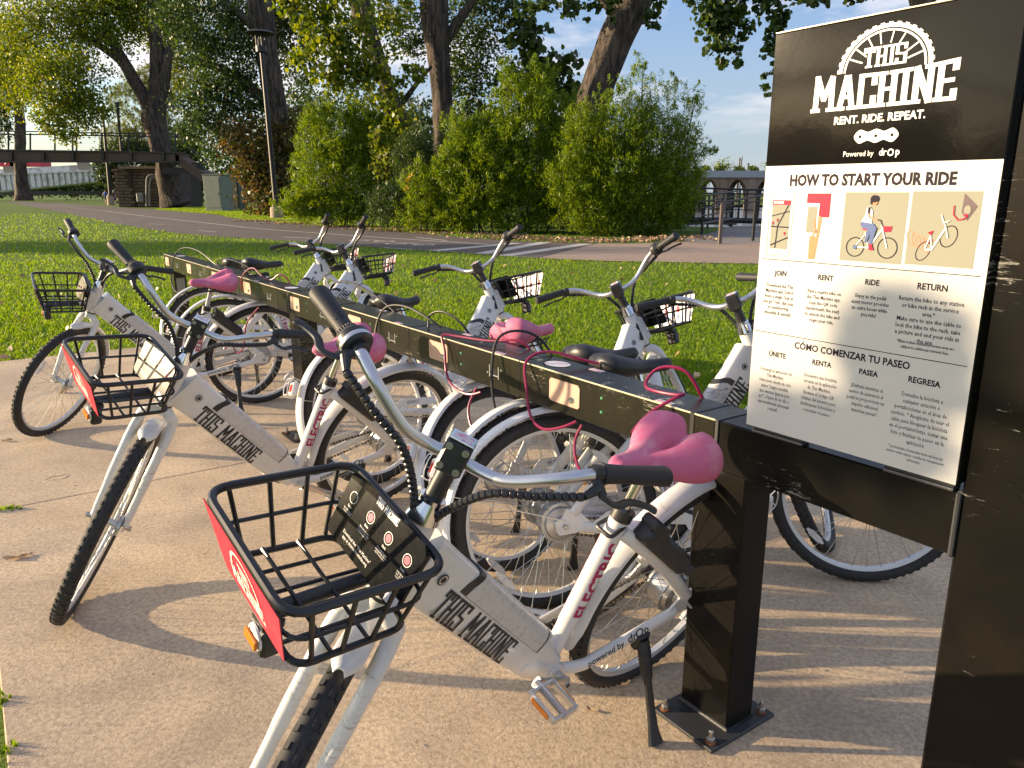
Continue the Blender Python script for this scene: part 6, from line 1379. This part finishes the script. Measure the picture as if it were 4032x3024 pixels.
# two walkers
def person(label, x, Y, h, top_mat, low_mat, hair, phase=0, cap=False):
    rt = empty('person', (x, Y, ZG)); tag(rt, label, 'person'); s = h / 1.75
    J = {'pel': (0, 0, .95), 'wa': (0, 0, 1.12), 'ch': (0, 0, 1.32), 'ne': (0, 0, 1.48), 'hd': (0, -.01, 1.60), 'ht': (0, 0, 1.70)}
    for sd, k in ((-1, 'l'), (1, 'r')):
        st = .16 * sd * (1 if phase == 0 else -1)
        J.update({k + 'h': (sd * .09, 0, .92), k + 'k': (sd * .10, -st * .8, .50), k + 'a': (sd * .10, st * 1.1, .09), k + 'f': (sd * .11, st * 1.1 - .16, .035), k + 's': (sd * .18, 0, 1.41), k + 'e': (sd * .24, st * .7, 1.14), k + 'w': (sd * .24, -st * 1.0 - .04, .92), k + 'ha': (sd * .24, -st * 1.2 - .07, .84)})
    keys = list(J); E_ = [('pel', 'wa'), ('wa', 'ch'), ('ch', 'ne'), ('ne', 'hd'), ('hd', 'ht')] + [(a, b) for k in 'lr' for a, b in (('pel', k + 'h'), (k + 'h', k + 'k'), (k + 'k', k + 'a'), (k + 'a', k + 'f'), ('ch', k + 's'), (k + 's', k + 'e'), (k + 'e', k + 'w'), (k + 'w', k + 'ha'))]
    rad = {'pel': .15, 'wa': .13, 'ch': .15, 'ne': .055, 'hd': .10, 'ht': .075, 'h': .095, 'k': .058, 'a': .04, 'f': .04, 's': .06, 'e': .042, 'w': .03, 'ha': .04}
    me = bpy.data.meshes.new('body'); me.from_pydata([tuple(Vector(J[k]) * s) for k in keys], [(keys.index(a), keys.index(b)) for a, b in E_], []); o = bpy.data.objects.new('body', me); col.objects.link(o)
    md = o.modifiers.new('skin', 'SKIN'); sv = me.skin_vertices[0].data
    for i, k in enumerate(keys): r_ = rad.get(k, rad.get(k[1:], .05)) * s; sv[i].radius = (r_, r_)
    sv[keys.index('pel')].use_root = True; o.modifiers.new('sub', 'SUBSURF').levels = 2; o.modifiers['sub'].render_levels = 2
    me.materials.append(M['skin']); o.parent = rt
    m = MB(); m.tube([(0, 0, .90 * s), (0, 0, 1.10 * s), (0, 0, 1.34 * s), (0, 0, 1.46 * s)], [.19 * s, .175 * s, .205 * s, .10 * s], 14, sec=(1, .8))
    for sd in (-1, 1): m.tube([Vector((sd * .16, 0, 1.42)) * s, Vector((sd * .225, 0, 1.24)) * s], [.075 * s, .065 * s], 10)
    m.build('shirt', M[top_mat], rt)
    m = MB(); m.tube([(0, 0, 1.0 * s), (0, 0, .86 * s)], [.185 * s, .20 * s], 14, sec=(1, .8))
    for sd in (-1, 1): kn = Vector(J[('l' if sd < 0 else 'r') + 'k']); hp = Vector(J[('l' if sd < 0 else 'r') + 'h']); m.tube([hp * s, hp.lerp(kn, .75) * s], [.11 * s, .10 * s], 10)
    m.build('shorts', M[low_mat], rt)
    m = MB(); m.lathe([(.0, .112), (.06, .10), (.10, .06), (.115, 0)], Vector((0, .012, 1.625)) * s, axis=(0, 0, 1), seg=14); m.build('cap' if cap else 'hair', M[hair], rt)
person('person in blue t-shirt and dark shorts walking towards us left of the far lamp', at(419, 800, 94).x, 94, 1.76, 'tblue', 'tblack', 'timber')
person('person in black top, purple shorts and white cap walking right of the far lamp', at(452, 800, 94).x, 94, 1.70, 'tblack', 'tpurple', 'twhite', 1, True)

# ------------------------------------------------------------ railings, river bridge and the far bank
M['railwood'] = mat('weathered_rail_paint', (.06, .052, .048), .6, noise=(8, .4, (.12, .10, .09)))
M['postwood'] = mat('grey_timber_post', (.15, .12, .10), .8, noise=(12, .5, (.10, .08, .06)))
def railing(label, posts, toprail, low, rt_mat='darksteel', loops=()):
    b = posts[0]; p0 = gp(b[0], b[2]); rt = empty('railing', (p0.x, p0.y, ZG)); tag(rt, label, 'railing', 'black railings by the river')
    for (x, y0, y1, wd, mt, Yp) in posts:
        Yp = Yp or gp(x, y1).y; a, t_ = at(x, y1, Yp), at(x, y0, Yp); m = MB(); hw = wd * Yp / F / 2
        m.box(((a.x), Yp, (a.z + t_.z) / 2), (hw * 2, hw * 2, t_.z - a.z), None, .01); child(m.build('post', M[mt], None, smooth=False), rt)
    for pts, r_, mt in toprail:
        m = MB(); m.tube([at(*q) for q in pts], r_, 8); child(m.build('rail', M[mt], None), rt)
    return rt
railing('front railing starting at a grey timber post, running behind the sign', [(2834, 800, 960, 13, 'postwood', None), (2964, 778, 948, 10, 'darksteel', None), (3045, 765, 940, 9, 'darksteel', None)],
        [([(2808, 799, 23.2), (2834, 800, 23.2), (2964, 776, 24.3), (3050, 760, 25.2)], .035, 'railwood'), ([(2790, 822, 23.3), (2834, 820, 23.2), (2964, 795, 24.3), (3050, 778, 25.2)], .022, 'darksteel'),
         ([(2788, 822, 23.3), (2787, 858, 23.3), (2800, 863, 23.3), (2806, 855, 23.3), (2806, 826, 23.3)], .022, 'darksteel')], None)
railing('middle railing at the left edge of the walkway, partly hidden by the airy bush', [(2763, 776, 921, 9, 'darksteel', None), (2806, 744, 866, 9, 'darksteel', 31), (2876, 758, 892, 14, 'darksteel', None), (2840, 752, 872, 7, 'darksteel', 32), (2785, 768, 905, 7, 'darksteel', None), (2858, 756, 880, 6, 'darksteel', 33)],
        [([(2740, 777, 27.5), (2764, 773, 28), (2900, 752, 32)], .035, 'railwood'), ([(2745, 796, 27.5), (2764, 793, 28), (2900, 772, 32)], .025, 'darksteel'), ([(2764, 820, 28), (2880, 800, 32)], .025, 'darksteel'), ([(2764, 850, 28), (2880, 832, 32)], .03, 'darksteel'), ([(2764, 880, 28), (2880, 862, 32)], .05, 'darksteel'),
         ([(2762, 794, 27.8), (2754, 800, 27.8), (2754, 832, 27.8), (2775, 836, 27.8), (2778, 800, 27.8)], .025, 'darksteel')], None)
railing('far railing along the river edge under the bridge arches', [(2690, 746, 872, 8, 'darksteel', 34), (2972, 749, 880, 8, 'darksteel', 34), (2980, 750, 880, 6, 'darksteel', 34.5), (3040, 752, 880, 8, 'darksteel', 34), (2730, 746, 874, 8, 'darksteel', 34), (2770, 747, 875, 7, 'darksteel', 34), (2905, 748, 878, 7, 'darksteel', 34), (2935, 748, 878, 6, 'darksteel', 34)],
        [([(2640, 740, 34), (2809, 742, 34), (3080, 751, 34)], .04, 'darksteel'), ([(2640, 758, 34), (3080, 766, 34)], .03, 'darksteel'), ([(2640, 790, 34), (3080, 797, 34)], .02, 'darksteel'), ([(2640, 822, 34), (3080, 828, 34)], .02, 'darksteel'), ([(2640, 866, 34), (2800, 866, 34), (3080, 872, 34)], .12, 'darksteel'), ([(2640, 876, 34), (2900, 878, 34)], .08, 'postwood')], None)
# bridge with arches
rt = empty('river_bridge', (at(2900, 760, 255).x, 255, -4.2)); tag(rt, 'far concrete arch bridge over the river under a blue-grey girder parapet', 'bridge')
pbx('parapet', 2550, 3300, 671, 673, 699, 699, 250, 14, 'bluegrey', rt)
k_ = 255 / F
def archspan(x0, x1, Y, d):
    ytop, yb = 699, 826; m = MB(); n = 16; out = []
    X0, X1 = at(x0, yb, Y), at(x1, yb, Y); zt = at(x0, ytop, Y).z; zs = at(x0, 790, Y).z; zc = at(x0, 707, Y).z; wd = X1.x - X0.x; pier = wd * .13
    xs = [X0.x + pier + (wd - 2 * pier) * i / n for i in range(n + 1)]; zz = [zs + (zc - zs) * math.sqrt(max(0, 1 - ((i / n) * 2 - 1) ** 2)) for i in range(n + 1)]
    vs = []; fs = []
    for i in range(n + 1): vs += [(xs[i], Y, zt), (xs[i], Y, zz[i]), (xs[i], Y + d, zt), (xs[i], Y + d, zz[i])]
    for i in range(n): a = 4 * i; b = a + 4; fs += [(a, b, b + 1, a + 1), (a + 2, a + 3, b + 3, b + 2), (a + 1, b + 1, b + 3, a + 3)]
    m.add(vs, fs); o = child(m.build('arch', M['bridge'], None), rt)
    for xa in (X0.x, X1.x - pier):
        m = MB(); m.box((xa + pier / 2, Y + d / 2 - .3, (zt - 4.4) / 2), (pier, d, zt + 4.4)); child(m.build('pier', M['bridge'], None, smooth=False), rt)
for k in range(-3, 4): archspan(2893 + k * 112 - 50, 2893 + k * 112 + 62, 251, 4.5); archspan(2893 + k * 112 - 30, 2893 + k * 112 + 82, 262, 4.5)
for k, (px, w_, h_) in enumerate(((2850, 36, 40), (2825, 22, 30), (2905, 24, 18), (2962, 20, 20), (3030, 30, 34), (2780, 20, 20))):
    root = empty('far_tree', (at(px, 672, 330).x, 330, -3.4)); tag(root, ['large pale tree on the far bank left of the chimneys', 'smaller tree at the left of the far bank group', 'low tree at the foot of the tall chimneys', 'low tree right of the short chimney', 'tree on the far bank touching the sign edge', 'low tree glimpsed through the airy bush'][k], 'tree', 'trees on the far bank')
    o = leaf_cloud('crown', [tuple(at(px, 672 - h_ * .45, 330)), tuple(at(px + w_ * .3, 672 - h_ * .2, 330))], [(w_ * .1, w_ * .1, h_ * .065)] * 2, [260] * 2, .55, 'diamond', 'leaf_cotton', None, 12, .2, .2); child(o, root)
    m = MB(); m.tube([at(px, 672 - h_ * .4, 330), at(px, 700, 330), Vector((at(px, 700, 330).x, 330, -3.4))], .25, 8); child(m.build('trunk', M['bark'], None), root)
for x, y0, w_, lb in ((2909, 622, 3.5, 'brown lattice chimney beyond the bridge, left of the pair'), (2917, 616, 2.4, 'slim pale chimney beyond the bridge, tallest one'), (2944, 642, 4, 'short pale chimney beyond the bridge')):
    a = at(x, 690, 600); m = MB(); h_ = at(x, y0, 600).z + 3.4; m.tube([(0, 0, 0), (0, 0, h_)], [w_ * .2, w_ * .16], 12); m.tube([(0, 0, h_ * .97), (0, 0, h_)], w_ * .19, 12); o = m.build('chimney', M['bridge'] if x != 2909 else M['timber'], None); o.location = (a.x, 600, -3.4); tag(o, lb, 'chimney')
# ------------------------------------------------------------ litter on the slab
def dryleaf(px, py, size, rz, label, grp=None, mt='leaf_dry', kind='leaf'):
    c = gp(px, py); m = MB()
    if kind == 'leaf':
        out = []; n = 14
        for i in range(n):
            t = 2 * math.pi * i / n; r = size * (.5 + .12 * math.sin(3 * t + px)) * (1 if i % 2 else .88); out.append(Vector((r * 1.35 * math.cos(t), r * .62 * math.sin(t), .004 + .012 * abs(math.sin(t * 1.5 + px)) * size / .06)))
        m.add([Vector((0, 0, .003))] + out, [(0, i + 1, (i + 1) % n + 1) for i in range(n)])
    else: m.tube(spline([(-size, 0, .003), (-size * .3, size * .1, .010), (size * .4, -.05 * size, .006), (size, size * .15, .004)], 4), [.002] * 12 + [.001], 5)
    o = m.build('dry_leaf' if kind == 'leaf' else 'twig', M[mt], None); o.location = (c.x, c.y, .001); o.rotation_euler = (0, 0, rz); tag(o, label, 'leaf' if kind == 'leaf' else 'twig', grp)
dryleaf(60, 2200, .062, .3, 'largest curled tan leaf on the concrete, left edge, nearest corner')
dryleaf(105, 2190, .040, 1.0, 'smaller grey leaf touching the largest tan leaf')
dryleaf(25, 1738, .050, .2, 'pale curled leaf on the concrete below the farthest left front wheel')
dryleaf(2325, 2800, .024, -.6, 'broken yellowish leaf stalk on the concrete right of the pedal')
dryleaf(222, 1882, .05, .9, 'thin twig lying left of the concrete joint', kind='twig')
for k, (x, y) in enumerate(((605, 2662), (520, 2375), (705, 2590), (1005, 2385), (785, 2178), (1075, 1677), (845, 1725), (795, 1832), (130, 2080), (615, 2030), (720, 1950), (1640, 2930), (1660, 2060), (300, 1915), (3220, 2640), (3250, 2560), (1930, 2480))):
    dryleaf(x, y, .011, k, 'tiny dark leaf crumb on the concrete slab', 'leaf crumbs on the slab', 'leaf_dry')
o = leaf_cloud('grass_tufts', [tuple(gp(x, y)) for x, y in ((40, 2003), (8, 2010), (4, 2760), (10, 2960))], [(.05, .05, .004)] * 4, [50] * 4, .035, 'blade', 'grass', None, 5, .4, .1, up=1.5); tag(o, 'grass tufts growing from the joint and edge of the slab', 'grass', kind='stuff')

for o in bpy.data.objects:
    n_ = o.name.split('.')[0]
    if o.type == 'MESH' and (n_.endswith('_lettering') or n_.endswith('_text') or n_.startswith('picture_') or n_.startswith('panel_picture') or n_ in ('logo_lettering', 'plate_emblem', 'chain', 'sticker_print', 'chain_pin')): o['kind'] = 'stuff'
